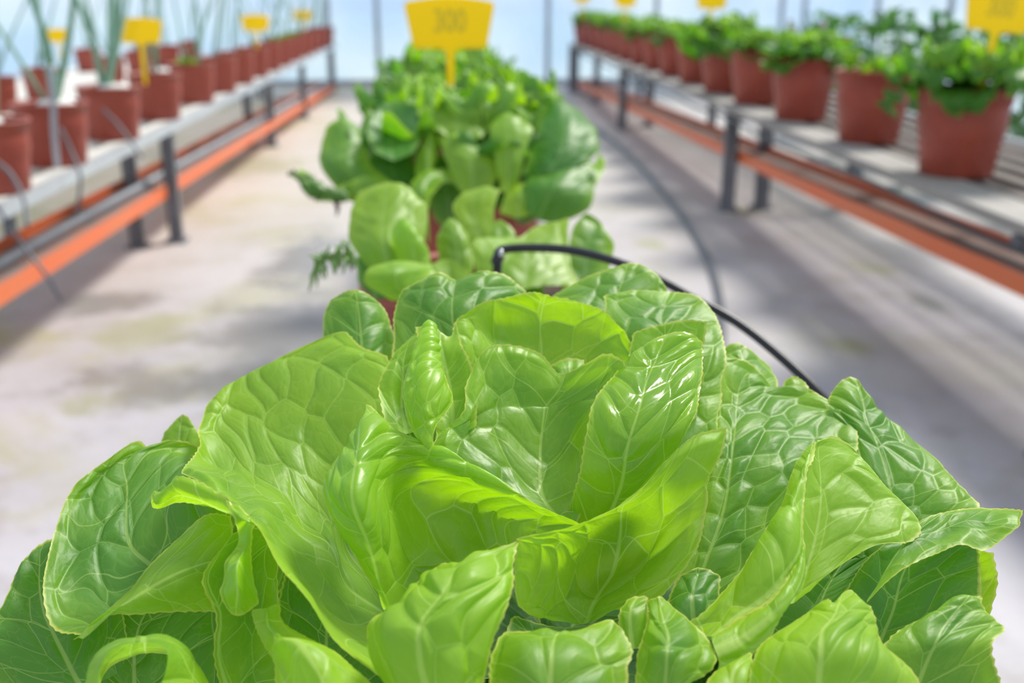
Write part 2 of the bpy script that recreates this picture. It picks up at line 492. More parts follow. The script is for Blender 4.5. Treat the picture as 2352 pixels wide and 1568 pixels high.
def film_material():
    m, nt, n, l = mat('greenhouse_film')
    out = nd(n, 'ShaderNodeOutputMaterial')
    tcn = nd(n, 'ShaderNodeTexCoord')
    nz = nd(n, 'ShaderNodeTexNoise'); nz.inputs['Scale'].default_value = 1.1; nz.inputs['Detail'].default_value = 4
    l.new(tcn.outputs['Object'], nz.inputs['Vector'])
    r = nd(n, 'ShaderNodeValToRGB'); e = r.color_ramp.elements
    e[0].position = .35; e[1].position = .68; e[0].color = rgb(.62, .76, .95); e[1].color = rgb(.90, .94, .98)
    l.new(nz.outputs['Fac'], r.inputs[0])
    t = nd(n, 'ShaderNodeBsdfTranslucent'); l.new(r.outputs[0], t.inputs[0])
    d = nd(n, 'ShaderNodeBsdfDiffuse'); l.new(r.outputs[0], d.inputs[0])
    tr = nd(n, 'ShaderNodeBsdfTransparent'); tr.inputs[0].default_value = (.86, .91, 1, 1)
    m1 = nd(n, 'ShaderNodeMixShader'); m1.inputs[0].default_value = .25
    l.new(t.outputs[0], m1.inputs[1]); l.new(d.outputs[0], m1.inputs[2])
    m2 = nd(n, 'ShaderNodeMixShader'); m2.inputs[0].default_value = .45
    l.new(m1.outputs[0], m2.inputs[1]); l.new(tr.outputs[0], m2.inputs[2])
    l.new(m2.outputs[0], out.inputs[0])
    return m
M['film'] = film_material()
M['ground'] = simple('outside_ground', (0.50, 0.56, 0.44), 0.9, col2=(0.42, 0.52, 0.36), scale=0.6)

# ------------------------------------------------------------------ setting
XL, XR, YB, YF = -3.3, 3.1, 8.3, -2.2
def struct(name, mb, m):
    o = mb.build(name, m); o['kind'] = 'structure'; return o
struct('floor', MB().box((XL, YF, -0.08), (XR, YB, 0.0)), M['floor'])
struct('ground', MB().box((-30, -20, -0.2), (30, 45, -0.085)), M['ground'])
WH = 2.3
struct('wall_back', MB().box((XL, YB, 0), (XR, YB + .004, WH)), M['film'])
struct('wall_left', MB().box((XL, YF, 0), (XL + .004, YB, WH)), M['film'])
struct('wall_right', MB().box((XR - .004, YF, 0), (XR, YB, WH)), M['film'])
k = 0
mbw = []
for px in (755, 868, 1258, 1505, 1790, 1842):
    q = PY(px, 100, YB - .05); mbw.append((q[0], YB - .05))
for y in (5.2, 6.4, 7.5): mbw.append((XR - .05, y))
for y in (4.6, 5.8, 7.0): mbw.append((XL + .05, y))
for x, y in mbw:
    k += 1
    struct('trim_%d' % k, tube(MB(), [(x, y, 0), (x, y, WH)], .02, 12), M['steel'])
struct('baseboard_back', MB().box((XL + .01, YB - .045, 0), (XR - .01, YB - .005, .05)), M['steel'])

# ------------------------------------------------------------------ benches
BZ = 0.33
def bench_line(px0, py0, px1, py1, z):
    return PZ(px0, py0, z), PZ(px1, py1, z)
# right bench
ra, rb = PZ(2352, 514, BZ), PZ(1275, 87, BZ)
def along(a, b, y):
    t = (y - a[1]) / (b[1] - a[1]); return a + (b - a) * t
YE = 7.9
def rxl(y): return along(ra, rb, y)[0]
def lxl(y): return along(la, lb, y)[0]
la, lb = PZ(0, 474, BZ), PZ(769, 103, BZ)
Y0 = 0.9
rbch = empty('plant_bench', (rxl(2), 4, 0), 'long right-hand bench with weathered grey front plank carrying the red lettuce pots', 'bench')
rbch.location = (0, 0, 0)
p0 = np.array((rxl(Y0), Y0, BZ)); p1 = np.array((rxl(YE), YE, BZ))
MB().sweep([(0, 0), (0.095, 0), (0.095, -.018), (0.004, -.020), (0, -.016)], p0, p1).build('plank', M['plank'], rbch)
for i in range(5):
    o = 0.118 + i * 0.074
    MB().sweep([(o, -.004), (o + .034, -.004), (o + .034, -.022), (o, -.022)], p0, p1).build('slat', M['slat'], rbch)
MB().sweep([(0.475, 0), (0.51, 0), (0.51, -.05), (0.475, -.05)], p0, p1).build('back_rail', M['darksteel'], rbch)
def leg(parent, x, y, ztop, w=.019, m='darksteel'):
    mb = MB()
    mb.box((x - w, y - w, 0.008), (x + w, y - w + .006, ztop)).box((x - w, y - w, 0.008), (x - w + .006, y + w, ztop))
    mb.box((x + w - .006, y - w, 0.008), (x + w, y + w, ztop))
    mb.box((x - w - .012, y - w - .012, 0), (x + w + .012, y + w + .012, .008))
    return mb.build('leg', M[m], parent)
for px, py in ((2330, 1065), (1655, 482), (1747, 478), (1426, 296), (1489, 290), (1369, 236), (1322, 214), (1262, 178)):
    q = PZ(px, py, 0)
    y = min(q[1], YE - .05); x = max(q[0], rxl(y) + .02)
    leg(rbch, x, y, BZ - .024)
for y in (1.55, 3.35, 5.3, 7.4):
    leg(rbch, rxl(y) + .45, y, BZ - .05)
    MB().sweep([(-.012, -.026), (.012, -.026), (.012, -.05), (-.012, -.05)], (rxl(y) + .01, y, BZ), (rxl(y) + .46, y, BZ)).build('crossbar', M['darksteel'], rbch)

# left bench
lbch = empty('plant_bench', (0, 0, 0), 'left bench with a bright galvanised front rail carrying the onion pots', 'bench')
q0 = np.array((lxl(Y0), Y0, BZ)); q1 = np.array((lxl(YE), YE, BZ))
MB().sweep([(0, 0), (-.014, 0), (-.014, -.005), (-.004, -.005), (-.004, -.024), (0, -.024)], q0, q1).build('front_rail', M['rail'], lbch)
MB().sweep([(-.48, 0), (-.51, 0), (-.51, -.034), (-.48, -.034)], q0, q1).build('back_rail', M['rail'], lbch)
for i in range(8):
    o = -.022 - i * .060
    MB().sweep([(o, 0), (o - .030, 0), (o - .030, -.014), (o, -.014)], q0, q1).build('slat', M['board'], lbch)
for px, py in ((318, 568), (408, 555), (575, 334), (626, 336), (700, 272), (768, 208)):
    q = PZ(px, py, 0)
    y = min(q[1], YE - .05); x = min(q[0], lxl(y) - .02)
    leg(lbch, x, y, BZ - .024, .016)
for y in (1.7, 3.0, 4.8, 7.4):
    leg(lbch, lxl(y) - .495, y, BZ - .034, .014)
    MB().sweep([(-.01, -.021), (.01, -.021), (.01, -.04), (-.01, -.04)], (lxl(y) - .01, y, BZ), (lxl(y) - .5, y, BZ)).build('crossbar', M['steel'], lbch)

# drainage gutters (orange channels hung between the legs), part of each bench
def PX(px, py, x):
    r = FW + RT * (px - 1176) / F + UP * (-(py - 784) / F)
    return CAM + r * (x / r[0])
def gutter(a, b, w, s, parent, far=.052):
    a = np.array(a); b = np.array(b); d = (b - a) / (b[1] - a[1])
    b = a + d * (YE - a[1]); a = a + d * (1.0 - a[1])
    h = .035; t = .003
    prof = [(0, 0), (0, h), (s * t, h), (s * t, t), (s * (w - t), t), (s * (w - t), far), (s * w, far), (s * w, 0)]
    prof2 = [(s * .004, .004), (s * (w - .004), .004), (s * (w - .004), .031), (s * .004, .027)]
    if s < 0: prof = prof[::-1]; prof2 = prof2[::-1]
    g = MB().sweep(prof, a, b).build('gutter', M['orange'], parent)
    g['label'] = 'orange gutter'
    MB().sweep(prof2, a, b).build('silt', M['grime'], g)
    return g, a, b
ga = PX(2352, 684, rxl(1.5) + .045); gb = PX(1298, 185, rxl(7.3) + .045)
gutter(ga, gb, .10, 1, rbch, .050)
ha = PX(0, 704, lxl(1.6) - .03); hb = PX(758, 211, lxl(7.0) - .03)
g_, ha, hb = gutter(ha, hb, .12, -1, lbch)
d_ = np.array((-.055, 0, .040))
tube(MB(), [ha + d_, hb + d_], .010, 12).build('drain_pipe', M['steel'], g_, True)

# centre bench under the middle row
cb = empty('plant_bench', (0, 0, 0), 'narrow centre bench hidden under the middle row of lettuces', 'bench')
for i in range(2):
    MB().box((-.045 + i * .10, .12, BZ - .02), (.045 + i * .10, 3.2, BZ)).build('board', M['slat'], cb)
for y in (.5, 1.7, 2.9):
    for x in (-.03, .13): leg(cb, x, y, BZ - .02, .014)

# second bench behind the left one
b2 = empty('plant_bench', (0, 0, 0), 'far left bench behind the front one, seen between onion pots', 'bench')
MB().box((-2.15, 3.4, .235), (-1.52, 7.9, .26)).build('board', M['board'], b2)
for y in (3.6, 5.6, 7.6):
    for x in (-2.1, -1.57): leg(b2, x, y, .235, .014)

# ------------------------------------------------------------------ pots
def pot_mesh(rt, rbm, h, n=48):
    band = .030 * h / .16
    prof = [(0.001, .004), (rbm * .9, .004), (rbm * .96, 0), (rbm, .004), (rbm + (rt - rbm) * .78, h - band - .004), (rt - .004, h - band),
            (rt - .001, h - band + .003), (rt - .001, h - .005), (rt + .003, h - .004), (rt + .003, h), (rt - .003, h), (rt - .005, h - .006), (rbm + (rt - rbm) * .75, h * .6), (rbm * .92, .008), (.001, .008)]
    v, f = lathe(prof, n)
    return v, f
POTM = {}
def pot(parent, rt, rbm, h, z0=0.0, soil=0.90):
    key = (rt, rbm, h)
    if key not in POTM:
        v, f = pot_mesh(*key)
        o = mesh_obj('pot', v, f, M['pot'], parent)
        rs = rbm + (rt - rbm) * soil - .005
        prof = [(.0005, h * soil + .004), (rs * .5, h * soil + .003), (rs * .9, h * soil), (rs, h * soil - .006)]
        v, f = lathe(prof, 32)
        s = mesh_obj('soil', v, f, M['soil'], parent)
        POTM[key] = (o, s)
    else:
        a, b_ = POTM[key]
        o = a.copy(); s = b_.copy()
        for c in (o, s): C.objects.link(c); c.parent = parent
    o.location = (0, 0, z0); s.location = (0, 0, z0)
    return o, s

# ------------------------------------------------------------------ leaf builder
RND = random.Random(7)
def finish_leaf(S, name, m, parent, seed, tint=0.5, um=0.5, blister=1.2, serr=0.5, scallop=0.7, wob=1.0, cell=.0125, sign=1.0, origin=None, rib=1.0, scale=1.0, gloss=0.0):
    """S: (nv,nu,3) grid in metres -> leaf mesh with vein data, bulges between veins, toothed margin"""
    nv, nu, _ = S.shape
    du = np.linalg.norm(np.diff(S, axis=1), axis=2)
    cx = np.concatenate([np.zeros((nv, 1)), np.cumsum(du, 1)], 1)
    im = int(round(um * (nu - 1)))
    wid = cx[:, -1:]
    x = cx - cx[:, im:im + 1]
    dv = np.linalg.norm(np.diff(S, axis=0), axis=2)
    cy = np.concatenate([np.zeros((1, nu)), np.cumsum(dv, 0)], 0)
    y = cy[:, im:im + 1] * np.ones((1, nu)) * .7 + cy * .3
    edge = np.minimum(cx, wid - cx)
    edge = np.minimum(edge, cy[-1:, :] - cy)
    xs, ys = x.ravel() / scale, y.ravel() / scale
    wx = vnoise(xs * 60, ys * 60, seed) * .004 * np.clip(np.abs(xs) / .012, .12, 1); wy = vnoise(xs * 60 + 9, ys * 60 + 5, seed + 1) * .004
    ax = xs + wx; ab = ys - np.abs(xs) * .75 + wy
    ux = (ax / cell + 25 + (seed * 7) % 40).astype(np.float32).astype(float); uy = (ab / (cell * 1.12) + 25 + (seed * 11) % 40).astype(np.float32).astype(float)
    dist, rv = voro(ux, uy)
    dist = dist * cell
    # midrib and side veins
    yl = y.ravel() / max(y.max(), 1e-6)
    dist = np.minimum(dist, np.abs(ax) + .0001)
    bl = 1 - np.exp(-(dist / .0034) ** 1.35)
    big = vnoise(xs * 32, ys * 32, seed + 4) * 1.6 + vnoise(xs * 75, ys * 75, seed + 6) * .6
    disp = (bl * (0.55 + .9 * rv) * blister * .00085 + big * wob * .0013 ) * scale
    fade = np.clip(edge.ravel() / (.004 * scale), 0.25, 1)
    disp = (disp * fade).reshape(nv, nu)
    # normals
    gu = np.gradient(S, axis=1); gv = np.gradient(S, axis=0)
    N = np.cross(gu, gv); N /= (np.linalg.norm(N, axis=2, keepdims=True) + 1e-12)
    # margin teeth
    tu = gu / (np.linalg.norm(gu, axis=2, keepdims=True) + 1e-12); tv = gv / (np.linalg.norm(gv, axis=2, keepdims=True) + 1e-12)
    def teeth(s, k):
        z = np.zeros_like(s)
        saw = np.abs(((s * 330 + vnoise(s * 90, z, seed + k) * .9) % 1) - .35)
        return (saw - .35) * serr * .0016 + vnoise(s * 110, z + 3, seed + k + 9) * scallop * .0012
    S2 = S + N * (disp * sign)[..., None]
    sL, sR, sT = cy[:, 0] / scale, cy[:, -1] / scale, cx[-1, :] / scale
    e1 = np.exp(-cx / (.0016 * scale)); e2 = np.exp(-(wid - cx) / (.0016 * scale)); e3 = np.exp(-(cy[-1:, :] - cy) / (.0016 * scale))
    S2 = S2 - tu * (e1 * teeth(sL, 11)[:, None] * scale)[..., None] + tu * (e2 * teeth(sR, 31)[:, None] * scale)[..., None]
    S2 = S2 + tv * (e3 * teeth(sT, 51)[None, :] * scale)[..., None]
    if origin is None: origin = np.zeros(3)
    V = (S2 - origin).reshape(-1, 3)
    me = bpy.data.meshes.new(name)
    nvx = nv * nu; nf = (nv - 1) * (nu - 1)
    idx = np.arange(nvx).reshape(nv, nu)
    q = np.stack([idx[:-1, :-1], idx[:-1, 1:], idx[1:, 1:], idx[1:, :-1]], -1).reshape(-1, 4)
    me.vertices.add(nvx); me.vertices.foreach_set('co', V.ravel().astype(np.float32))
    me.loops.add(nf * 4); me.loops.foreach_set('vertex_index', q.ravel().astype(np.int32))
    me.polygons.add(nf); me.polygons.foreach_set('loop_start', np.arange(0, nf * 4, 4, dtype=np.int32))
    me.polygons.foreach_set('loop_total', np.full(nf, 4, dtype=np.int32))
    me.polygons.foreach_set('use_smooth', np.ones(nf, dtype=bool))
    me.update(calc_edges=True)
    uvl = me.uv_layers.new(name='UVMap')
    UV = np.stack([ax, ab], -1)[q.ravel()]
    uvl.data.foreach_set('uv', UV.ravel().astype(np.float32))
    uv2 = me.uv_layers.new(name='Cells')
    uv2.data.foreach_set('uv', np.stack([ux, uy], -1)[q.ravel()].ravel().astype(np.float32))
    at = me.attributes.new('dat', 'FLOAT_COLOR', 'POINT')
    dat = np.stack([np.full(nvx, cell * 40), yl, np.clip(edge.ravel() / scale * 50, 0, 1), rv], -1)
    at.data.foreach_set('color', dat.ravel().astype(np.float32))
    me.materials.append(m)
    o = bpy.data.objects.new(name, me)
    C.objects.link(o)
    o.parent = parent
    o['tint'] = float(tint); o['rib'] = float(rib); o['gloss'] = float(gloss)
    return o

def net(spec, dsc=1.0):
    rows = []
    for r in spec.split('/'):
        rows.append([tuple(float(a) for a in p.split(',')) for p in r.split()])
    return [[P(x, y, d * .01 * dsc) for x, y, d in r] for r in rows]

def net_leaf(spec, parent, seed, px=4.2, dsc=1.0, m='leaf', name='leaf', maxn=170, **k):
    rows = net(spec, dsc)
    pxr = [[tuple(float(a) for a in p.split(',')) for p in r.split()] for r in spec.split('/')]
    wmax = max(sum(math.dist(r[i][:2], r[i + 1][:2]) for i in range(len(r) - 1)) for r in pxr)
    mid = [r[len(r) // 2] for r in pxr]
    ln = sum(math.dist(mid[i][:2], mid[i + 1][:2]) for i in range(len(mid) - 1)) * 1.1
    nu = int(min(maxn, max(14, wmax / px))); nv = int(min(maxn, max(14, ln / px)))
    R = np.stack([crmat(len(r), nu) @ np.array(r) for r in rows])
    S = np.tensordot(crmat(len(rows), nv), R, axes=(1, 0))
    org = np.array(parent.location) if parent else None
    return finish_leaf(S, name, M[m], parent, seed, origin=org, **k)

def param_leaf(L, W, e0, e1, cup, ruf, seed, nu=26, nv=24, fold=0.0, lobes=5):
    """rosette leaf along +X, base at origin"""
    rs = np.random.RandomState(seed)
    v = 1 - (1 - np.linspace(0, 1, nv)) ** 1.7; u = np.linspace(-1, 1, nu)
    e = e0 + (e1 - e0) * v ** 1.25
    st = np.diff(v) * L
    mx = np.concatenate([[0], np.cumsum(np.cos(e[:-1]) * st)]); mz = np.concatenate([[0], np.cumsum(np.sin(e[:-1]) * st)])
    w = W * (.10 + .95 * v ** .75) * np.sqrt(np.clip(1 - v ** 4, 0.0, 1)) + .002
    ph = rs.rand(4) * 6.28
    S = np.zeros((nv, nu, 3))
    for i in range(nv):
        nx, nz = -math.sin(e[i]), math.cos(e[i])
        a = u * w[i]
        lift = cup * w[i] * (np.abs(u) ** 2.2)
        r = ruf * v[i] * (np.abs(u) ** 2.5 + (v[i] ** 6) * .8) * (np.sin(lobes * 2.2 * v[i] * 3 + ph[0] + np.sign(u) * ph[1] + u * 2.5) + .6 * np.sin(9 * u + ph[2]))
        b = np.abs(u) * .10 * w[i] * (1 if i else 0)
        S[i, :, 0] = mx[i] + nx * (lift + r) - b * 0 
        S[i, :, 1] = a * (1 - .25 * cup * np.abs(u) ** 2)
        S[i, :, 2] = mz[i] + nz * (lift + r)
    return S

LIB = {}
def lib_leaf(kind, var, parent, R=.12, res=(26, 24), m='leaf_far'):
    """returns a new object sharing a library mesh: kinds inner, mid, outer, low"""
    key = (kind, var, round(R, 3), m)
    if key not in LIB:
        sd = 100 + var * 17 + hash(kind) % 1 + {'inner': 1, 'mid': 2, 'outer': 3, 'low': 4}[kind]
        if kind == 'inner': S = param_leaf(.55 * R, .34 * R, 1.5, .7 + .2 * var, .55, .05 * R, sd, *res)
        elif kind == 'mid': S = param_leaf(.85 * R, .52 * R, 1.15, .05, .35, .09 * R, sd, *res)
        elif kind == 'outer': S = param_leaf(1.1 * R, .60 * R, .75, -.65, .2, .11 * R, sd, *res)
        else: S = param_leaf(1.05 * R, .58 * R, .35, -.95, .1, .10 * R, sd, *res)
        o = finish_leaf(S, 'leaf', M[m], parent, sd, tint=.5, blister=1.4, wob=1.8, serr=.4)
        LIB[key] = o
        return o
    o = LIB[key].copy()
    C.objects.link(o); o.parent = parent
    return o

def rosette(parent, z, R, n, seed, kinds=(('low', .2), ('outer', .3), ('mid', .3), ('inner', .2)), tint=(.2, .7), m='leaf_far', res=(26, 24), xy=(0, 0), bias=None):
    rs = random.Random(seed)
    az = rs.random() * 6.28
    out = []
    for kd, fr in kinds:
        c = max(3, int(round(n * fr)))
        for i in range(c):
            az += 2.39996 + rs.uniform(-.25, .25)
            o = lib_leaf(kd, rs.randrange(3), parent, R, res, m)
            s = rs.uniform(.85, 1.12)
            o.scale = (s, s * rs.uniform(.9, 1.15), s * rs.uniform(.85, 1.15))
            r0 = {'inner': .04, 'mid': .05, 'outer': .06, 'low': .07}[kd] * R
            o.location = (xy[0] + r0 * math.cos(az), xy[1] + r0 * math.sin(az), z + {'inner': .03, 'mid': .02, 'outer': .01, 'low': 0}[kd] * R)
            o.rotation_euler = (rs.uniform(-.12, .12), rs.uniform(-.1, .1), az)
            t0, t1 = tint
            o['tint'] = {'inner': t0, 'mid': t0 + (t1 - t0) * .4, 'outer': t1, 'low': t1 + .1}[kd] + rs.uniform(-.12, .12)
            out.append(o)
    return out

# ------------------------------------------------------------------ main lettuce (front, in focus)
DS = 0.88
hx, hy, hz = P(1330, 1430, .36 * DS)
lett = empty('potted_lettuce', (hx - .004, hy + .02, BZ), 'large glossy butterhead lettuce in sharp focus filling the front', 'lettuce')
pot(lett, .070, .056, .125)
NETS = [
 # name-like key, tint, blister, options, rows
 (dict(tint=.75), "790,900,43 830,910,43 880,900,43 / 750,800,45 830,810,44 905,800,45 / 745,735,46 825,735,45 900,745,46 / 762,688,46.5 815,666,46 868,694,46.5"),
 (dict(tint=.75, blister=1.6), "900,900,42 1000,900,42 1100,900,42 1200,880,43 / 903,780,44 1000,790,43.5 1100,790,43.5 1230,760,45 / 905,705,45.5 990,700,44.5 1100,700,44.5 1225,700,46 / 925,662,46 965,648,46.3 1010,628,46 1050,645,46.5 1110,622,46.5 1165,638,46.5 1212,674,46.5"),
 (dict(tint=.7), "1270,820,44 1400,830,44 1530,820,44 / 1268,730,46 1400,740,45 1540,740,46 / 1272,674,47.5 1335,640,48 1440,608,48.5 1500,624,48 1530,662,47.5"),
 (dict(tint=.62), "1400,1100,38 1530,1100,38 1650,1060,38.5 / 1395,900,41 1540,900,41 1655,930,40.5 / 1385,760,43 1530,780,42.5 1667,830,42 / 1388,690,45 1520,720,44 1655,760,43.5 / 1400,678,45.5 1470,665,45.5 1550,671,45.5 1605,683,45 1640,715,44.5"),
 (dict(tint=.45), "1440,900,39.6 1530,900,39.6 1612,880,39.8 / 1440,830,40.3 1530,810,40.3 1616,800,40 / 1452,765,41 1500,748,41 1560,738,41 1623,734,40.5"),
 (dict(tint=.7), "1660,900,43 1720,900,43 1790,900,43 / 1655,800,45 1700,790,45 1775,845,45"),
 (dict(tint=.10, blister=.9), "1080,1000,40.3 1200,1010,40.6 1300,1010,40.6 1400,1000,40.3 / 1045,900,40.4 1180,900,41.2 1300,900,41.3 1450,900,40.4 / 1040,800,40.8 1170,810,42 1310,810,42 1458,840,40.6 / 1042,748,41.3 1170,750,42.6 1310,750,42.6 1452,796,40.8 / 1062,722,41.5 1110,697,42 1168,679,42.3 1225,671,42.5 1282,678,42.5 1340,690,42.3 1392,716,41.8 1431,757,41"),
 (dict(tint=.3), "1000,1020,37.2 1040,1010,37.2 1090,980,37.2 / 985,880,38.5 1030,880,38.8 1090,880,38.5 / 970,800,39.6 1015,800,39.8 1065,800,39.6 / 955,748,40.6 990,743,40.6 1033,772,40.6 1046,738,41.2"),
 (dict(tint=-.6, blister=2.2, wob=1.0, cell=.0058, um=.15, gloss=.35, rib=.3), "976,1028,35 982,1032,34.8 988,1030,34.8 994,1025,35 / 947,983,35.5 965,990,35.1 985,990,34.9 998,983,35.1 / 924,910,36.2 950,915,35.7 985,935,35.2 1040,925,36.2 / 934,862,36.9 955,866,36.4 985,872,35.9 1030,885,36.6 / 951,803,37.9 968,808,37.4 990,815,37.0 1010,838,37.7 / 966,768,38.7 978,770,38.3 990,776,38.1 1003,792,38.5 / 977,742,39.5 983,742,39.3 989,745,39.3 994,752,39.4"),
 (dict(tint=.35), "890,1000,38 930,1000,38 980,990,38 / 870,925,39 925,930,39.5 985,930,39 / 866,885,39.7 925,880,40 980,880,40 / 885,845,40.2 925,830,40.5 975,830,40.5 / 905,812,40.7 935,782,41 962,755,41 985,745,41"),
 (dict(tint=.95), "900,1080,38.0 960,1090,38.2 1050,1080,38.4 / 888,1010,38.4 950,1010,38.8 1050,1000,39 / 890,955,38.9 915,941,39.1 1010,925,39.8"),
 (dict(tint=.28, blister=.8, um=.42), "900,1568,30 890,1500,33 885,1430,35 880,1380,36 870,1330,36.5 860,1290,37 850,1260,37.5 / 775,1475,30 790,1420,32.5 800,1370,34.5 795,1310,35.5 800,1250,37 805,1190,38 815,1120,38.5 / 700,1370,30 720,1330,33 750,1280,35 760,1225,36.5 780,1150,38.5 810,1060,39.5 850,1000,40 / 640,1300,30.5 655,1250,33 680,1215,35.5 700,1195,37.5 740,1080,39.5 820,980,40.5 900,930,41 / 595,1212,31.5 610,1170,34 625,1155,36.5 640,1145,38 680,1000,40.5 780,890,42 895,830,42.5 / 545,1165,33.5 540,1130,35.5 545,1105,37.5 560,1095,39 600,960,41.5 700,850,43 832,800,43.5 / 470,1120,35 480,1090,37 490,1070,38.5 500,1060,39.5 520,960,42 620,845,43.5 780,763,44.5 / 418,1090,36.5 422,1070,37.5 440,1045,38.5 458,1015,39.5 457,975,41 500,905,42.8 640,820,44"),
 (dict(tint=.05, um=.3), "590,1212,32.8 588,1208,33 586,1202,33.3 / 520,1172,34.3 522,1160,33.8 524,1147,33.8 / 450,1156,34.8 465,1130,34.2 478,1110,34.3 / 405,1152,35.2 408,1115,34.4 411,1090,34.5 / 365,1168,35.2 370,1140,34.6 385,1128,34.8 / 350,1166,35.3 348,1145,35.1 352,1124,35.2"),
 (dict(tint=.18, blister=1.6, um=.3, gloss=.5), "880,1390,32.5 895,1395,32.5 910,1395,33 930,1390,33.3 960,1370,33.7 1010,1340,34 / 800,1255,32.5 835,1260,32 870,1265,32.5 950,1270,34.5 1050,1260,35 1200,1275,34.2 / 742,1135,33.5 790,1145,32 838,1153,32 930,1150,35 1060,1160,35.5 1280,1250,34.3 / 762,1072,34.5 800,1070,33 838,1070,32.8 930,1075,35 1070,1110,35 1350,1215,34.2 / 800,1018,35.3 820,1010,34.5 842,1000,34.3 920,1020,35 1060,1075,34.5 1230,1155,33.8 / 828,968,36 836,950,36 845,930,36 900,980,35.6 1000,1035,35 1150,1100,34.2"),
 (dict(tint=.15, blister=1.2), "1240,1415,33 1290,1428,33.5 1330,1435,33.8 1370,1425,33.8 1420,1400,34 1470,1390,34.3 / 1185,1385,31.8 1250,1395,33.3 1335,1385,34.5 1400,1375,34.5 1470,1370,34.3 1530,1362,34.3 / 1180,1310,31.3 1270,1310,33.8 1370,1310,35.5 1440,1300,35.3 1520,1290,34.6 1598,1262,34.5 / 1186,1245,31.2 1280,1245,33 1390,1240,35 1470,1220,35.2 1550,1190,34.7 1618,1180,34.8 / 1190,1238,31.2 1300,1210,32.3 1400,1175,33.5 1480,1140,34.3 1560,1120,34.6 1630,1110,35 / 1192,1235,31.2 1320,1202,32.2 1440,1148,33.3 1510,1085,34.2 1590,1040,34.8 1652,1050,35.2 / 1194,1234,31.2 1330,1199,32 1450,1144,33.2 1535,1050,34.3 1600,995,35 1672,978,35.5"),
 (dict(tint=.12, blister=2.6, wob=1.2, cell=.012), "920,1600,29 970,1610,28.3 1020,1610,28.2 1100,1600,29 / 858,1500,30 930,1500,28 1020,1500,27.8 1122,1490,29 / 852,1430,30.5 930,1430,28.3 1030,1420,28 1160,1400,29.3 / 935,1368,31 990,1360,29 1070,1340,28.8 1178,1330,30 / 968,1325,31.5 1015,1310,30.3 1090,1285,30 1185,1275,30.8 / 1010,1293,32 1060,1295,31.3 1110,1272,31 1190,1240,31.2"),
 (dict(tint=.4), "1070,1320,32.5 1110,1320,32.5 1160,1300,32.5 / 1082,1276,32.8 1120,1264,32.8 1150,1268,32.8"),
 (dict(tint=.42, blister=1.0, um=.6, gloss=.3), "1200,1200,35 1250,1210,35.3 1290,1205,35.5 1330,1200,35.5 / 1080,1150,35.6 1180,1140,36.3 1260,1130,36.8 1350,1130,36 / 1000,1060,36.2 1110,1050,37 1270,1040,38 1370,1020,36.8 / 1000,1005,36.8 1120,960,38 1280,940,38.8 1400,930,37.5 / 1060,945,37.5 1150,925,38.5 1280,935,38.9 1430,900,37.9 / 1070,882,38.2 1125,866,38.8 1190,866,39.1 1250,882,39.2 1310,895,39.1 1375,872,38.8 1442,850,38.2 / 1090,838,38.8 1122,792,39.3 1180,790,39.6 1240,812,39.6 1288,856,39.5 1350,830,39 1395,814,38.7 1436,828,38.4"),
 (dict(tint=.5), "1260,900,40 1310,900,40 1360,890,40 / 1262,838,40.8 1300,826,40.8 1345,832,40.8"),
 (dict(tint=.35, blister=1.7, gloss=1.0), "1300,1180,35.8 1340,1230,36.2 1400,1250,36.4 1460,1230,36.4 / 1328,1085,35.4 1390,1120,35.3 1460,1120,35.4 1530,1080,36 / 1340,1010,35.6 1410,1020,35.1 1490,1010,35.3 1590,970,36.4 / 1362,925,36.4 1430,930,35.9 1510,920,36.3 1605,900,37.6 / 1405,865,38 1460,860,37.8 1530,850,38.2 1615,830,39.2 / 1440,825,39 1475,795,39.4 1535,769,39.7 1588,766,39.8 1617,790,39.8"),
 (dict(tint=.62, blister=1.7, cell=.010, um=.3), "1530,1420,35 1580,1430,35 1620,1420,35 1660,1400,35 / 1550,1320,36 1620,1300,36 1680,1300,36 1760,1290,36 / 1600,1180,37.5 1670,1160,37.5 1740,1150,37.5 1850,1160,37 / 1620,1060,39 1690,1020,39.5 1790,1020,39.5 1950,1080,38.5 / 1640,930,41 1700,920,41.5 1800,940,41.5 1970,1010,39.8 / 1660,840,42.5 1720,860,42.5 1800,905,42.5 1955,955,41 / 1668,820,43 1710,825,43 1750,855,43 1785,893,43 1835,880,42.8 1880,905,42.3 1925,928,41.8"),
 (dict(tint=.7), "1795,910,43.5 1830,915,43.5 1860,905,43.5 / 1800,878,44 1825,866,44 1850,880,44"),
 (dict(tint=.68, blister=1.5, cell=.010), "1850,1300,36.6 1950,1330,36.6 2100,1300,36.6 2180,1250,36.6 / 1870,1130,38.5 1980,1150,38 2120,1170,37.5 2250,1180,37 / 1895,1000,40.5 1980,1030,39.5 2080,1060,39 2205,1115,38.5 / 1900,925,41.8 1960,940,41 2020,970,40.8 2120,1030,40.5 / 1908,900,42.2 1935,872,42.4 1965,868,42.4 1985,895,42 1995,935,41.8"),
 (dict(tint=.08, blister=.7, um=.25), "1790,1390,33 1830,1368,33 1880,1330,33.3 / 1820,1300,33.8 1900,1270,34 2000,1255,34.2 / 1838,1200,34.5 1940,1180,35 2090,1243,34.5 / 1848,1110,35.3 1940,1090,36 2110,1195,35.3 / 1862,1030,36 1920,1030,36.6 2020,1100,36.4 / 1878,1008,36.5 1920,1002,37 1965,1030,37"),
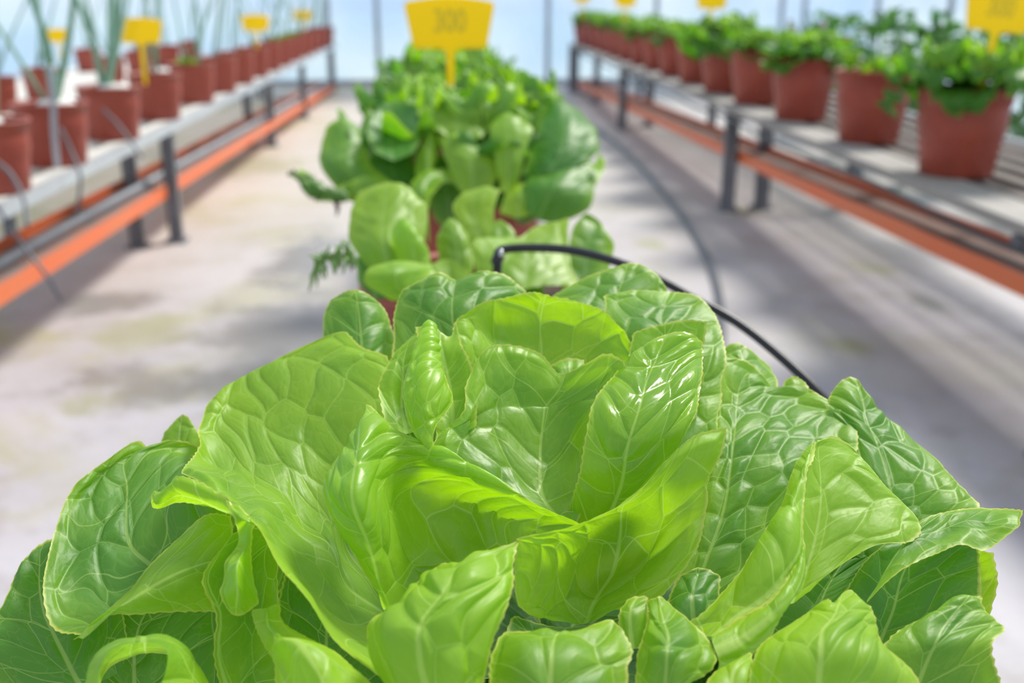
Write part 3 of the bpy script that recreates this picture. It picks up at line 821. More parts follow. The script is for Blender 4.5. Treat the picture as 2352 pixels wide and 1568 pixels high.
 (dict(tint=.25, um=.9), "1540,1450,32 1590,1465,32 1643,1462,31.3 / 1620,1400,32.5 1660,1400,32.3 1690,1428,31.5 / 1685,1330,33.2 1730,1330,32.5 1780,1370,31.8 / 1735,1260,33.8 1785,1240,33 1838,1295,32.6 / 1790,1160,34.7 1820,1150,33.9 1845,1190,33.6 / 1822,1070,35.6 1842,1065,35 1860,1085,34.8 / 1858,1020,36.2 1866,1016,36 1874,1012,36.2"),
 (dict(tint=.3, serr=.8), "1643,1462,31.3 1640,1500,30.5 1648,1545,30.5 / 1690,1430,31.5 1710,1465,30.8 1735,1498,31 / 1778,1372,31.8 1785,1400,31.3 1785,1425,31.5 / 1820,1310,32.4 1832,1320,32.2 1830,1345,32.5 / 1843,1245,33.1 1848,1250,33 1850,1262,33.2"),
 (dict(tint=.7, blister=1.1), "1985,1388,32.5 1990,1380,33 1992,1375,33.2 / 2035,1335,33 2040,1310,33.8 2050,1290,34.3 / 2085,1300,33.4 2090,1250,34.6 2105,1200,35.5 / 2150,1275,33.7 2150,1225,35 2160,1178,36 / 2205,1250,34 2215,1205,35.2 2235,1170,36.2 / 2262,1263,34 2270,1215,35 2290,1171,36 / 2320,1228,34.3 2325,1200,34.8 2335,1172,35.2 / 2346,1205,34.5 2350,1190,34.7 2354,1173,34.9"),
 (dict(tint=1.0, blister=1.0), "1900,1500,33 2000,1520,33 2150,1520,33 / 1930,1400,34 2050,1410,34.5 2230,1400,34.5 / 1960,1320,35 2080,1310,35.5 2252,1330,35 / 2040,1235,35.9 2140,1228,36.2 2248,1248,35.8"),
 (dict(tint=.1), "2200,1420,36 2240,1430,36 2275,1410,36 / 2200,1330,36.3 2250,1335,36.5 2291,1335,36.3 / 2200,1262,36.5 2240,1255,36.7 2280,1265,36.5"),
 (dict(tint=.6, blister=1.0, serr=.8), "1990,1600,31.5 2100,1610,31.5 2310,1600,31.5 / 2020,1500,32 2140,1490,31.7 2278,1480,32 / 2060,1450,32.5 2170,1430,32.5 2308,1445,32.8 / 2150,1410,33 2215,1380,33.2 2262,1400,33.3 / 2210,1390,33.5 2235,1372,33.6 2252,1368,33.6"),
 (dict(tint=.2, blister=1.3), "1710,1600,29 1800,1610,28.5 1950,1610,28.5 2120,1600,29.5 / 1725,1520,29.8 1830,1510,28.8 1950,1510,28.6 2090,1537,29.8 / 1770,1464,30.8 1850,1455,29.5 1940,1450,29.3 2028,1480,30.5 / 1840,1418,31.5 1890,1405,30.5 1950,1410,30 2012,1420,31 / 1865,1402,32 1903,1374,31.6 1918,1380,31.0 1935,1362,31.9 1956,1358,32.2 1975,1378,31.6 2003,1396,31.6"),
 (dict(tint=.55, blister=2.0), "1460,1600,29.5 1530,1610,28.8 1590,1560,29.5 / 1462,1530,30 1530,1500,29 1625,1550,29.8 / 1470,1480,30.5 1530,1460,29.8 1645,1510,30.3 / 1488,1420,31.5 1520,1430,30.8 1600,1442,31.2 / 1484,1380,32.3 1510,1366,32 1526,1372,32.2"),
 (dict(tint=.55, blister=1.6), "1420,1480,31.5 1450,1490,31.3 1490,1480,31.5 / 1418,1410,32 1445,1410,31.8 1485,1405,32 / 1440,1380,32.4 1460,1372,32.4 1485,1370,32.4"),
 (dict(tint=.95, blister=2.2, cell=.009), "1530,1480,33 1590,1480,33 1660,1470,33 / 1530,1400,33.8 1590,1380,33.5 1650,1400,33.8 / 1560,1320,34.5 1610,1300,34.5 1660,1320,34.5"),
 (dict(tint=.5, blister=1.6), "1120,1610,28.5 1250,1620,28.2 1440,1610,29 / 1125,1520,29.5 1260,1520,28.8 1440,1535,29.5 / 1140,1470,30.3 1270,1475,29.7 1455,1490,30 / 1158,1452,30.8 1210,1455,30.5 1260,1460,30.5 1330,1450,30.6 1397,1424,31 1432,1445,30.6"),
 (dict(tint=.4), "1600,1600,29 1680,1610,28.8 1760,1600,29 / 1640,1545,30 1690,1530,29.7 1740,1550,29.7 / 1690,1515,30.5 1715,1502,30.5 1730,1498,30.6"),
 (dict(tint=.72, blister=1.1, cell=.013), "187,1460,33.5 250,1410,34.5 350,1300,36 450,1220,37 520,1190,37.5 / 125,1438,33.8 200,1370,35 300,1250,36.8 420,1150,38 540,1120,39 / 102,1360,34.5 180,1290,36 290,1180,37.7 410,1100,39 530,1080,40 / 117,1253,36 190,1190,37.5 290,1110,39 390,1060,40 500,1050,41 / 149,1155,37.5 210,1110,38.8 290,1060,39.8 380,1030,40.8 480,1040,41.5 / 178,1108,38.3 240,1060,39.2 307,1016,40.2 345,1033,40.6 385,1011,41 430,1015,41.3 465,1030,41.6"),
 (dict(tint=.22, blister=.6), "187,1460,33.3 190,1462,33.2 172,1470,33.3 / 247,1398,33.5 250,1405,33 250,1418,33.3 / 298,1351,34 300,1380,33 310,1412,33.3 / 341,1300,34.5 350,1355,33.2 370,1408,33.5 / 426,1219,35.3 430,1310,33.5 440,1407,34 / 480,1180,35.8 495,1290,34 500,1408,34.5 / 530,1180,36 545,1290,34.6 555,1400,35"),
 (dict(tint=.6), "375,1060,42.5 420,1060,42.5 470,1060,42.5 / 368,1023,43 415,1010,43 460,1005,43 / 376,994,43.3 420,952,43.5 450,985,43.3"),
 (dict(tint=.95, blister=1.3), "0,1620,34 120,1600,34 250,1560,34.5 300,1500,35 / -60,1500,35 60,1480,35 180,1440,35.5 280,1400,36.5 / -10,1411,36 60,1380,36.5 130,1350,37 220,1320,38 / 26,1347,36.8 70,1310,37.3 120,1280,37.8 180,1260,38.3 / 48,1300,37.5 84,1262,38 117,1243,38.3 150,1235,38.6"),
 (dict(tint=.65, um=.1), "507,1600,31.5 570,1600,32.5 640,1600,33.5 / 487,1500,32.3 560,1500,33 640,1500,34 / 495,1407,32.8 560,1400,33.6 640,1400,35 / 467,1335,33 540,1330,34 640,1320,35.8 / 490,1283,33.2 545,1280,34.5 640,1270,36 / 530,1225,34 560,1210,35 600,1210,36"),
 (dict(tint=-.45, blister=.9, wob=1.6, gloss=.6), "510,1145,32.9 535,1150,32.7 560,1158,32.9 / 530,1185,32.4 560,1185,32.1 585,1198,32.2 / 545,1245,32.8 560,1235,32 583,1225,32.2 / 519,1290,31.8 545,1290,31 577,1275,31.8 / 517,1330,31.5 545,1330,30.7 582,1325,31.8 / 508,1360,31.3 548,1365,30.8 594,1381,31.6 / 520,1393,31.5 543,1412,31.3 567,1406,31.5"),
 (dict(tint=0.0, blister=1.6), "571,1400,31.3 610,1385,30.9 647,1385,31.3 / 575,1430,31 615,1425,30.2 655,1424,31 / 600,1480,30.5 650,1460,29.4 720,1465,30.5 / 627,1520,29.8 700,1500,28.6 775,1500,30 / 628,1560,29.3 740,1560,28 850,1568,29.3 / 640,1620,29 760,1620,27.5 900,1620,29"),
 (dict(tint=.4), "217,1620,28.5 240,1530,28.8 277,1496,29 325,1481,29.2 366,1496,29.2 371,1530,29 362,1620,28.5 / 190,1620,29.5 215,1530,30 262,1488,30.5 330,1470,30.8 400,1478,30.8 445,1520,30.5 465,1620,30 / 220,1600,32 250,1540,32.5 300,1510,33 340,1500,33 400,1505,33 430,1530,33 450,1600,32.5"),
 (dict(tint=.8), "470,1400,38 560,1420,38.5 680,1400,39 / 480,1250,39 570,1260,39.5 680,1260,40 / 500,1140,40.5 560,1130,41 640,1140,41.5"),
 # darker leaves low between the others
 (dict(tint=1.0), "150,1600,36 300,1620,36 520,1600,36 / 190,1450,37 320,1440,37 520,1430,37.5 / 260,1380,38 380,1360,38 520,1350,38"),
 (dict(tint=1.0), "600,1620,35 750,1620,35 950,1620,35 / 620,1450,36 750,1440,36.5 950,1440,36.5 / 660,1300,37.5 760,1290,38 900,1280,38.5"),
 (dict(tint=1.05), "1700,1500,34.5 1850,1520,34.5 2000,1500,35 / 1750,1380,35.5 1880,1380,36 2050,1340,36.5 / 1850,1290,36.5 1950,1270,37 2080,1240,37.3"),
 (dict(tint=.95), "1150,1500,32.5 1300,1520,32.5 1500,1500,33 / 1180,1410,33.8 1300,1440,34.3 1500,1400,34.5"),
]
for i, (k_, s_) in enumerate(NETS):
    net_leaf(s_, lett, 300 + i * 13, dsc=DS, **k_)
rosette(lett, .118, .095, 9, 5, (('low', 1.0),), (.6, .9), m='leaf', res=(34, 30), xy=(0, .01))

# ------------------------------------------------------------------ second lettuce of the middle row (young, upright)
def row_xy(px, y): 
    q = PY(px, 500, y); return q[0]
l2 = empty('potted_lettuce', (row_xy(1098, .69), .69, BZ), 'young loose lettuce with few upright pale leaves, black tube beside it', 'lettuce')
pot(l2, .078, .062, .148)
N2 = [
 (dict(tint=.2), "880,650,66 900,650,65.7 940,630,66 / 808,565,68 880,560,66.5 975,560,68 / 802,500,69.5 880,500,68.5 980,480,69.5 / 825,440,71 870,425,71 920,421,71 955,450,71"),
 (dict(tint=.25), "900,690,62 950,700,62 985,690,63 / 842,650,61 910,650,60.5 990,650,63 / 850,615,61.5 920,610,61 1000,630,63.5 / 905,600,62.5 940,600,63 990,610,64"),
 (dict(tint=-.1, blister=2), "950,700,66 970,700,65.5 1000,700,66 / 900,560,66.5 950,560,65.5 985,580,66 / 905,520,67 925,500,66.6 945,530,67"),
 (dict(tint=.4), "1020,660,68 1060,670,68 1090,660,68 / 1003,560,70 1050,560,69.5 1080,560,70 / 1015,520,71 1035,502,71 1060,520,71"),
 (dict(tint=.25), "1080,600,71 1120,600,71 1140,580,71 / 1042,480,73 1090,480,73 1135,480,73 / 1065,440,74 1110,430,74.5 1150,435,74"),
 (dict(tint=.1), "1100,660,66 1160,680,65 1250,660,65.5 1330,655,66 / 1085,560,68 1170,590,67.3 1250,595,67.5 1310,600,68 / 1110,545,69 1190,545,70 1230,520,71.5 1305,500,72"),
 (dict(tint=.6), "1290,670,69 1340,680,69 1390,650,69.5 / 1305,560,71 1350,560,71 1410,570,71 / 1318,520,72 1345,488,72.5 1370,500,72.5 1400,540,71.8"),
 (dict(tint=.45), "1120,600,69 1160,600,69 1190,580,69 / 1125,520,70.5 1150,505,70.8 1180,530,70.5"),
 (dict(tint=.3), "1000,670,64 1040,690,64 1070,670,64 / 985,610,65 1030,595,65.5 1080,620,65"),
 (dict(tint=.95), "820,640,66.5 860,680,66 900,690,66 / 815,590,68 860,580,67.6 930,610,67.3"),
 (dict(tint=.8), "1150,690,66 1200,700,65.6 1260,690,65.6 / 1130,620,67.3 1190,620,67 1240,640,67"),
]
for i, (k_, s_) in enumerate(N2):
    net_leaf(s_, l2, 900 + i * 7, px=7, m='leaf_far', **k_)
# thin feathery weed growing over the pot rim
mb = MB(); rs = random.Random(3)
pts = spline([P(835, 660, .66), P(815, 600, .66), P(780, 590, .655), P(740, 600, .65), P(715, 635, .65)], 26) - np.array(l2.location)
tube(mb, pts, .0007, 6)
for p_ in pts[6:]:
    for s in (-1, 1):
        q = p_ + np.array((rs.uniform(-.006, .006), rs.uniform(-.006, .006), s * rs.uniform(.003, .011)))
        tube(mb, [p_, (p_ + q) / 2 + .001, q], .0011, 5, [1, 1.1, .3])
mb.build('weed_sprig', M['stem'], l2, True)

# ------------------------------------------------------------------ third lettuce (full, blurred)
l3 = empty('potted_lettuce', (row_xy(1055, 1.06), 1.06, BZ), 'wide full lettuce standing behind the young one in the middle row', 'lettuce')
pot(l3, .085, .066, .16)
N3 = [
 (dict(tint=.55), "880,470,96 900,470,96 925,460,96.5 / 784,440,97 850,440,95 900,420,95.5 / 738,380,98 790,380,96 850,380,97 / 738,330,100 790,330,98.5 842,345,99 / 753,287,101 780,274,101.5 805,281,101.5 826,306,101"),
 (dict(tint=.9, blister=1.5), "864,352,94 905,366,93.5 950,350,94 / 846,318,96 900,310,97.5 968,314,97 / 845,278,98.5 900,275,100 975,268,99.5 / 868,248,100.5 893,233,101 944,237,101 966,252,100.5"),
 (dict(tint=.0), "1000,300,97 1060,320,96.5 1110,315,97 / 962,262,99 1050,270,98.2 1116,290,98.5 / 966,243,100.5 1010,232,100.5 1060,238,100.5 1112,272,100"),
 (dict(tint=.15), "1150,440,94 1165,440,94 1190,420,94.5 / 1138,370,94.5 1170,370,93.8 1205,350,94.5 / 1124,300,96 1170,300,95.2 1222,300,96 / 1138,275,97.5 1166,260,97.8 1205,280,97.5"),
 (dict(tint=.85, blister=1.6), "1200,400,95 1260,400,94 1330,390,95 / 1222,340,97 1290,345,95 1375,345,97 / 1236,290,99 1300,290,97.5 1368,298,99 / 1252,255,101 1275,230,101.5 1320,247,101.5 1350,275,101"),
 (dict(tint=.7), "1190,465,93 1240,505,92.5 1290,512,92.8 / 1200,430,94 1270,440,91.5 1350,480,92.8 / 1230,395,95.5 1300,395,93.5 1368,430,94 / 1255,375,97 1320,362,96.5 1388,392,96.2"),
 (dict(tint=.3), "1346,365,95.5 1365,375,95 1375,350,95.8 / 1362,390,94.5 1380,395,94.3 1392,375,95"),
 (dict(tint=.4), "975,530,92 978,540,92 985,560,92 / 940,440,93 965,450,92 985,470,92.5 / 965,400,94.5 985,405,93.5 1005,430,94 / 1000,388,95.5 1010,395,94.8 1025,418,94.6 / 1040,395,95.5 1040,405,94.8 1045,425,94.6 / 1075,440,94.5 1070,445,94 1065,452,94"),
 (dict(tint=.75), "1010,520,97 1040,520,97 1070,520,97 / 960,420,97.5 1020,420,97.5 1080,420,97.5 / 965,370,99 1010,355,99 1065,365,99"),
 (dict(tint=.25), "960,440,95 975,445,94.6 990,440,95 / 955,370,96.5 980,370,95.8 1000,370,96.5 / 975,320,98 992,300,98.2 1010,330,98"),
 (dict(tint=.2), "1060,440,94 1090,450,93.5 1130,445,94 / 1020,360,95.5 1080,370,94.7 1140,380,95.3 / 1005,310,97.5 1050,310,97 1090,330,97.3"),
 (dict(tint=.0, um=.5), "1150,490,92.8 1190,500,92.5 1225,490,92.8 / 1160,450,93.6 1200,450,93 1235,450,93.6 / 1175,425,94.5 1205,420,94.5 1235,425,94.5"),
 (dict(tint=.9), "880,450,97.5 920,455,97.5 960,450,97.5 / 840,400,98.5 900,395,98.5 955,400,98.5 / 850,360,100 900,350,100 950,355,100"),
 (dict(tint=.35), "870,480,94.5 890,450,94 920,430,94.5 / 800,460,94 840,440,93.3 880,410,94.3 / 770,430,94.5 800,418,94 830,405,94.8"),
 (dict(tint=.6, serr=4, scallop=6, wob=3), "760,440,94.6 780,450,94.2 790,470,94.6 / 715,415,93.4 735,440,92.8 745,465,93.4 / 690,390,93 698,410,92.6 712,440,93"),
 (dict(tint=.5), "1180,300,101 1200,310,101 1230,300,101 / 1175,245,102.5 1205,245,102.5 1240,240,102.5 / 1185,222,103.5 1215,215,103.5 1262,206,103.5"),
]
for i, (k_, s_) in enumerate(N3):
    net_leaf(s_, l3, 1500 + i * 7, px=7, m='leaf_far', **k_)
rosette(l3, .155, .118, 52, 11, (('low', .1), ('outer', .12), ('mid', .36), ('inner', .42)), (.15, .75), xy=(0.02, .02))
for i, s_ in enumerate(("800,440,94 795,455,93.6 790,470,94 / 740,415,93 738,440,92.6 735,458,93 / 700,392,92 695,420,91.6 705,445,92 / 672,400,91.6 676,412,91.5 688,432,91.6",
                        "790,450,95 785,470,94.7 780,485,95 / 745,430,94 742,450,93.7 750,465,94 / 715,425,93.4 712,440,93.3 725,458,93.4")):
    net_leaf(s_, l3, 1700 + i, px=5, m='leaf_red', serr=5.0, scallop=7.0, blister=3.0, wob=4, tint=.95 if i == 0 else .1)['label'] = 'frilly dark red-tinged leaf'

# ------------------------------------------------------------------ rest of the middle row
mid_labels = ['full lettuce behind the yellow 300 tag, fourth of the middle row', 'lettuce fifth in the middle row, mostly hidden by the yellow tag',
              'lettuce sixth in the middle row near its far end', 'lettuce at the far end of the middle row']
for i, (y, px, R, n) in enumerate(((1.42, 1048, .11, 40), (1.76, 1035, .108, 34), (2.10, 1030, .115, 22), (2.44, 1028, .11, 18))):
    o = empty('potted_lettuce', (row_xy(px, y), y, BZ), mid_labels[i], 'lettuce')
    pot(o, .085, .066, .16)
    rosette(o, .16, R, n, 40 + i, tint=(.1, .8), kinds=(('low', .2), ('outer', .25), ('mid', .3), ('inner', .25)))

# ------------------------------------------------------------------ tubes
def hose(name, pts, r, m, label, cat='tube', n=60):
    mb = tube(MB(), spline(pts, n), r, 14)
    o = mb.build(name, M[m], None, True)
    return tag(o, label, cat)
e = empty('drip_tube', tuple(P(1143, 625, .62)), 'thick black drip tube arching out of the young lettuce pot', 'tube')
org = np.array(e.location)
pts = [P(1140, 690, .632), P(1141, 640, .625), P(1143, 600, .62)]
tube(MB(), spline(np.array(pts) - org, 10), .0028, 12).build('riser', M['black'], e, True)
pts = [P(1143, 590, .62), P(1150, 575, .62), P(1200, 569, .62), P(1300, 573, .61), P(1400, 596, .60), P(1500, 635, .59), P(1600, 688, .58), P(1700, 745, .57), P(1800, 825, .555), P(1890, 912, .54), P(1960, 1010, .53), P(1990, 1140, .52), P(1930, 1280, .50), P(1800, 1400, .47), P(1650, 1480, .445)]
tube(MB(), spline(np.array(pts) - org, 120), .0026, 12).build('arch', M['black'], e, True)
pts = [P(1140, 606, .62), P(1142, 595, .62), P(1150, 583, .62)]
tube(MB(), spline(np.array(pts) - org, 10), .0034, 12).build('elbow', M['black'], e, True)
tube(MB(), [P(1150, 574, .617) - org, P(1151, 590, .617) - org], .0014, 10).build('clip', M['metalclip'], e, True)

gp_ = []
for px, py in ((1240, 240), (1300, 258), (1350, 284), (1395, 312), (1450, 358), (1520, 435), (1575, 505), (1620, 580), (1648, 655), (1658, 740), (1655, 830), (1640, 960), (1600, 1150), (1540, 1450), (1420, 2000)):
    q = PZ(px, py, .009); gp_.append(q)
hose('garden_hose', gp_, .0085, 'hose', 'grey garden hose curving over the concrete floor right of the lettuces', 'hose', 140)
# thin black feed line slung under the right plank
pts = []
for i in range(15):
    y = 1.2 + i * .42
    x = rxl(y) - .006
    sag = .016 + .014 * abs(math.sin(i * 1.3)) 
    pts.append((x, y, BZ - .012 - sag))
hose('feed_line', pts, .005, 'black', 'thin black feed line sagging below the grey plank of the right bench', 'tube', 120)

# ------------------------------------------------------------------ yellow plant tags
def tag_mesh(w, h, stem, top_arc=.10):
    """flared head, T stem; lies in the XZ plane, tip at origin"""
    n = 10
    out = []
    hb = w * .42; ht = w * .5; r = w * .05
    z0 = stem
    # right side bottom -> top
    out += [(w * .035, 0 + .02 * w), (w * .045, z0 - w * .06), (w * .075, z0 - w * .02), (w * .12, z0), (hb - r, z0), (hb - r * .3, z0 + r * .3), (hb, z0 + r)]
    out += [(ht, z0 + h - r), (ht - r * .3, z0 + h - r * .2), (ht - r, z0 + h)]
    for i in range(1, n):
        t = i / n
        out.append(((ht - r) * (1 - 2 * t), z0 + h + top_arc * h * math.sin(math.pi * t)))
    out += [(-x, z) for x, z in out[:10][::-1]]
    out.append((0, 0))
    t = .0011
    v = [(x, -t, z) for x, z in out] + [(x, t, z) for x, z in out]
    m = len(out)
    f = [tuple(range(m)), tuple(range(2 * m - 1, m - 1, -1))]
    f += [(i, i + m, (i + 1) % m + m, (i + 1) % m) for i in range(m)]
    return v, f
def plant_tag(x, y, z, w, h, stem, label, rz=0.0, tilt=(0, 0), text=None, group=None):
    e = empty('plant_tag', (x, y, z), label, 'plant tag', group)
    e.rotation_euler = (tilt[0], tilt[1], rz)
    v, f = tag_mesh(w, h, stem)
    o = mesh_obj('tag_plate', v, f, M['yellow'], e, smooth=False)
    bv = o.modifiers.new('b', 'BEVEL'); bv.width = .0005; bv.segments = 2
    if text:
        cu = bpy.data.curves.new('lettering', 'FONT'); cu.body = text; cu.size = h * .62; cu.extrude = .0002; cu.offset = h * .010
        cu.align_x = 'CENTER'; cu.align_y = 'CENTER'; cu.space_character = 0.98
        cu.materials.append(M['ink'])
        tmp = bpy.data.objects.new('lettering_curve', cu)
        me = bpy.data.meshes.new_from_object(tmp); bpy.data.objects.remove(tmp)
        t = bpy.data.objects.new('lettering', me); C.objects.link(t); t.parent = e
        t.location = (0, -.0014, stem + h * .57); t.rotation_euler = (math.pi / 2, 0, 0); t.scale = (.80, 1.08, 1)
    return e
q = PY(1035, 172, 1.33)
s = 1.33 / 2400 * 1.0
plant_tag(q[0], 1.33, q[2] - .02, 197 * s, 100 * s, .02 + 56 * s, 'large yellow tag marked 300 standing in the middle row of lettuces', tilt=(0, .0), text='300')

ORD = 'first second third fourth fifth sixth seventh eighth ninth tenth eleventh twelfth thirteenth fourteenth fifteenth sixteenth'.split()
# ------------------------------------------------------------------ right bench pots with lettuce
def depth_of_px(dx, lat): return lat * F / dx
rp_labels = ['small leafy lettuce in the nearest red pot of the right bench, yellow tag in it',
             'red pot with only a tiny seedling on the right bench', 'lettuce in red pot beyond the seedling pot, right bench',
             'lettuce fourth from the front on the right bench, narrow red pot showing', 'wide lettuce spilling over its pot, fifth on the right bench',
             'lettuce sixth from the front on the right bench', 'lettuce seventh from the front on the right bench', 'lettuce eighth from the front on the right bench, beside a yellow tag']
ys = [1.98, 2.46, 2.93, 3.38, 3.80, 4.21, 4.61, 5.0, 5.38, 5.75, 6.11, 6.47, 6.83, 7.19, 7.55, 7.83]
RP = []
for i, y in enumerate(ys):
    x = rxl(y) + .112 + (0.012 if i == 1 else 0) 
    lab = rp_labels[i] if i < len(rp_labels) else 'small lettuce in red pot, %s from the front on the right bench' % (ORD[i] if i < len(ys) - 1 else 'very last')
    o = empty('potted_seedling' if i == 1 else 'potted_lettuce', (x, y, BZ), lab, 'lettuce', 'red pots on the right bench')
    pot(o, .088, .068, .165, soil=.93)
    RP.append(o)
    if i == 1:
        for j in range(7):
            l_ = lib_leaf('mid', j % 3, o, .07); s = .5 + .07 * j
            l_.scale = (s, s * .8, s); l_.location = (-.045 + .014 * j, .01 * (j % 3) - .02, .155); l_.rotation_euler = (0, -.2, j * 2.4)
            l_['tint'] = .35
        for j in range(4):
            l_ = lib_leaf('mid', j % 3, o, .07); l_.scale = (.85, .85, .9); l_.location = (-.07, -.02, .165); l_.rotation_euler = (0, -.3, 1.2 + j * 1.5); l_['tint'] = .2
        continue
    R = (.135, 0, .115, .10, .15, .105, .11, .10, .10, .1, .1, .1, .1, .1, .1, .1)[i]
    nn = 34 if i < 6 else 16
    rosette(o, .158, R, nn, 70 + i, tint=(.15, .75), kinds=(('low', .12), ('outer', .25), ('mid', .36), ('inner', .27)))

q = PY(2254, 205, 1.90)
s = 1.90 / 2400
plant_tag(q[0], 1.90, q[2] - .01, 172 * s, 90 * s, .01 + 128 * s, 'yellow tag in the nearest lettuce pot of the right bench, cut by the frame', tilt=(0, .10), text='300')
for px, py, y, w, lab in ((1632, 60, 3.9, 72, 'yellow tag standing between the lettuces, middle of the right bench'),
                          (1436, 40, 5.75, 50, 'yellow tag further down the right bench, second from its far end'),
                          (1337, 30, 7.2, 40, 'yellow tag nearest the far end of the right bench')):
    q = PY(px, py, y - .06); s = y / 2400
    plant_tag(q[0], y - .06, q[2] - .03, w * s, w * s * .55, .03 + (py - 20 - (w * .06)) * s if py > 40 else .03 + 22 * s, lab)

# ------------------------------------------------------------------ left bench: onion pots
BL = {}
def blade_mesh(L, lean, seed, r=.0045):
    rs = random.Random(seed)
    a = rs.uniform(-.4, .4)
    pts = []
    for i in range(9):
        t = i / 8
        pts.append((lean * t * L + a * .10 * t * t * L, a * .12 * t ** 2 * L, t * L * math.sqrt(max(.05, 1 - lean * lean * t))))
    return tube(MB(), pts, r, 8, [.9, 1.0, 1.0, .95, .85, .72, .58, .4, .12])
def onion(parent, z, n, seed, L=.42, r=.0045):
    rs = random.Random(seed)
    for j in range(n):
        key = rs.randrange(4)
        if (key, L, r) not in BL:
            o = blade_mesh(L, .12 + .13 * key, 10 + key, r).build('blade', M['blade'], parent, True)
            BL[(key, L, r)] = o
        else:
            o = BL[(key, L, r)].copy(); C.objects.link(o); o.parent = parent
        o.location = (rs.uniform(-.02, .02), rs.uniform(-.02, .02), z)
        o.rotation_euler = (0, 0, rs.uniform(0, 6.28))
        s = rs.uniform(.75, 1.1); o.scale = (s, s, s)
lp_labels = ['spring onion pot nearest the camera on the left bench, white foam on top', 'spring onion pot second on the left bench, grey tube hanging down it',
             'spring onion pot third on the left bench', 'spring onion pot fourth on the left bench, behind the large yellow tag', 'pot fifth on the left bench with low green seedlings']
lys = [1.90, 2.22, 2.62, 3.05, 3.52, 3.92, 4.3, 4.68, 5.05, 5.42, 5.8, 6.18, 6.55, 6.92, 7.3, 7.65]
LP = []
for i, y in enumerate(lys):
    x = lxl(y) - .064
    lab = lp_labels[i] if i < 5 else 'spring onion pot, %s from the front along the left bench' % (ORD[i] if i < len(lys) - 1 else 'very last')
    o = empty('potted_onion', (x, y, BZ), lab, 'onion pot', 'terracotta pots on the left bench')
    pot(o, .072, .060, .125, soil=.92)
    LP.append(o)
    onion(o, .115, 2 if i < 2 else 3, 200 + i, .46, .0045 if i < 4 else .0038)
    if i in (0, 1, 2):
        v, f = lathe([(.0005, .012), (.03, .011), (.036, .006), (.036, 0), (.0005, 0)], 28)
        f_ = mesh_obj('foam_disc', v, f, M['foam'], None)
        f_.location = (x + (.02 if i else .0), y - .015, BZ + .119)
        tag(f_, ('white foam disc lying in the nearest left onion pot', 'white foam disc lying in the second left onion pot', 'white foam disc lying in the third left onion pot')[i], 'foam disc')
    if i in (4, 9, 10, 11):
        for j in range(6):
            l_ = lib_leaf('inner', j % 3, o, .07); l_.scale = (.8, .5, .7); l_.location = (.012 * (j - 3), -.03 + .01 * (j % 3), .115); l_.rotation_euler = (0, 0, j * 2.4); l_['tint'] = .5
# one strong dark blade group in the second and third pots (as photographed)
for (x0, y0, x1, y1, dpt, par) in ((128, 225, 62, -30, 2.2, 1), (120, 210, 170, -20, 2.25, 1), (236, 185, 160, -30, 2.62, 2), (238, 185, 278, -10, 2.6, 2), (246, 180, 262, -20, 2.63, 2), (455, 130, 440, -40, 3.5, 4)):
    a = PY(x0, y0, dpt); b = PY(x1, y1, dpt - .05)
    c = (a + b) / 2 + np.array((.01, 0, 0))
    pr = LP[par]; g0 = np.array(pr.location)
    b0 = g0 + np.array((a[0] - g0[0], a[1] - g0[1], .11))
    b0[0] = g0[0] + max(-.05, min(.05, a[0] - g0[0])); b0[1] = g0[1] + max(-.04, min(.04, a[1] - g0[1]))
    tube(MB(), spline([b0 - g0, c - g0, b - g0, b + (b - c) * .7 - g0], 20), .0085 if par < 4 else .006, 10, list(np.linspace(1.05, .35, 20))).build('blade', M['blade'], pr, True)

# pots on the second bench behind
for i, (y, dx) in enumerate(((3.5, 0), (3.95, .02), (4.45, 0), (5.3, .02), (5.9, 0), (6.5, .0), (7.1, 0))):
    for j, xx in enumerate((-1.62, -1.95)):
        if j == 1 and i % 2: continue
        o = empty('potted_onion', (xx + dx, y + j * .2, .26), 'spring onion pot on the far left bench, %s of its %s row' % (ORD[i] if j == 0 else ORD[i // 2], 'front' if j == 0 else 'rear'), 'onion pot', 'pots on the far left bench')
        pot(o, .072, .060, .125, soil=.92)
        onion(o, .115, 3, 300 + i * 2 + j, .46, .0042)
for px, py, y, w, lab, st in ((333, 178, 2.95, 98, 'large yellow tag in the fourth onion pot of the left bench', 72), (590, 100, 4.6, 63, 'yellow tag halfway along the left bench, small and round looking', 26),
                          (697, 70, 6.6, 42, 'small yellow tag nearest the far end of the left bench', 20), (142, 152, 4.44, 52, 'yellow tag on the far left bench behind the onion pots', 50)):
    q = PY(px, py, y); s = y / 2400
    plant_tag(q[0], y, q[2] - .02, w * s, w * s * .50, .02 + st * s, lab)

# thin drip tubes hanging in front of the left pots
for i, (pp, r, mt_, lab) in enumerate((
    ([(116, 150, 2.12), (122, 232, 2.12), (124, 300, 2.12), (132, 385, 2.12)], .006, 'steel', 'grey stake tube hanging down the second onion pot on the left'),
    ([(-10, 370, 1.80), (25, 400, 1.80), (55, 460, 1.76), (62, 520, 1.72)], .0035, 'hose', 'thin dark drip tube crossing the nearest onion pot'),
    ([(140, 295, 2.11), (165, 350, 2.09), (185, 410, 2.05), (175, 500, 2.02)], .0032, 'hose', 'thin dark drip tube crossing the second onion pot'),
    ([(235, 250, 2.5), (270, 285, 2.5), (300, 325, 2.48), (325, 360, 2.46)], .0035, 'hose', 'thin dark drip tube crossing the third onion pot'),
    ([(-10, 470, 1.62), (50, 560, 1.62), (105, 630, 1.60), (140, 690, 1.60)], .0028, 'hose', 'thin wire-like tube hanging below the left bench rail'))):
    hose('drip_tube', [PY(a, b, c) for a, b, c in pp], r, mt_, lab, 'tube', 24)

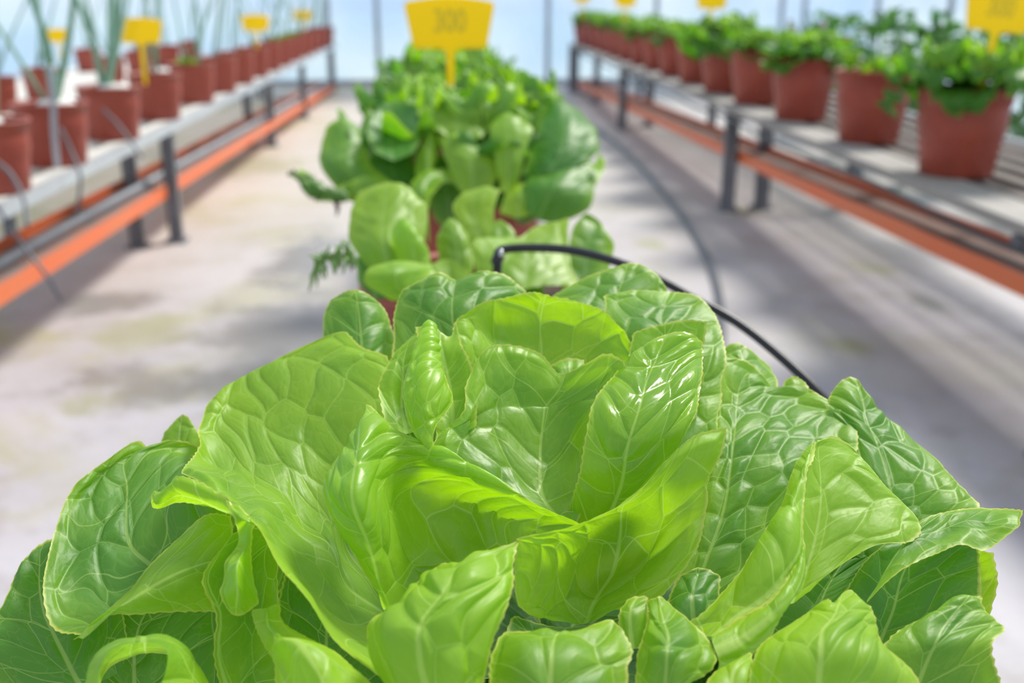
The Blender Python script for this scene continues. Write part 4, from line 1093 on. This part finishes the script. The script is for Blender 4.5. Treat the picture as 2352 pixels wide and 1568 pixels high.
# ------------------------------------------------------------------ leafy plants behind the right bench
def bush(name, x, y, z, h, rad, n, seed, label, flowers=0):
    rs = random.Random(seed)
    e = empty(name, (x, y, z), label, 'plant', 'leafy plants behind the right bench')
    mb = MB()
    v = []; f = []
    data = []
    tube(mb, [(0, 0, 0), (.01, 0, h * .5), (0, .01, h * .9)], .006, 8)
    for i in range(7):
        a = rs.uniform(0, 6.28); r = rad * rs.uniform(.4, .9)
        z1 = h * rs.uniform(.5, 1)
        tube(mb, [(0, 0, h * .15), (r * .5 * math.cos(a), r * .5 * math.sin(a), z1 * .7), (r * math.cos(a), r * math.sin(a), z1)], .003, 6)
    mb.build('stem', M['stem'], e, True)
    for i in range(n):
        kd = ('inner', 'mid', 'outer')[rs.randrange(3)]
        o = lib_leaf(kd, rs.randrange(3), e, .06, (12, 12), 'vine')
        a = rs.uniform(0, 6.28); zz = rs.uniform(.0, 1.0); r = rad * math.sqrt(rs.random()) * (1 - .5 * zz)
        o.location = (r * math.cos(a), r * math.sin(a), h * (.12 + .88 * zz))
        o.rotation_euler = (rs.uniform(-.6, .6), rs.uniform(-.5, .7), a + rs.uniform(-.8, .8))
        s = rs.uniform(.7, 1.3); o.scale = (s, s, s); o['tint'] = rs.uniform(.0, 1.0)
    for i in range(flowers):
        v_, f_ = lathe([(.0005, 0), (.012, .006), (.018, .016), (.010, .012), (.0005, .006)], 10)
        o = mesh_obj('flower', v_, f_, M['flower'], e)
        a = rs.uniform(2.5, 4.5); o.location = (rad * .8 * math.cos(a), rad * .8 * math.sin(a), h * rs.uniform(.6, .95)); o['label'] = 'red flower'
bl = ['leafy dark plant behind the nearest right-bench pot', 'bushy dark plant seen between the two nearest right pots', 'leafy plant with red flowers behind the seedling pot',
      'low dark plant behind the third right pot', 'leafy dark plant far behind the right bench', 'tall dark plant behind the yellow tag on the right']
for i, (x, y, h, rad, n, fl) in enumerate(((1.70, 3.05, .62, .17, 170, 0), (1.70, 3.62, .58, .17, 170, 0), (1.78, 4.3, .57, .24, 190, 5), (1.92, 5.2, .56, .28, 180, 3), (2.2, 6.2, .5, .3, 110, 0), (2.15, 3.5, .70, .22, 150, 0))):
    bush('leafy_plant', x, y, 0.0, h, rad, n, 500 + i, bl[i], fl)
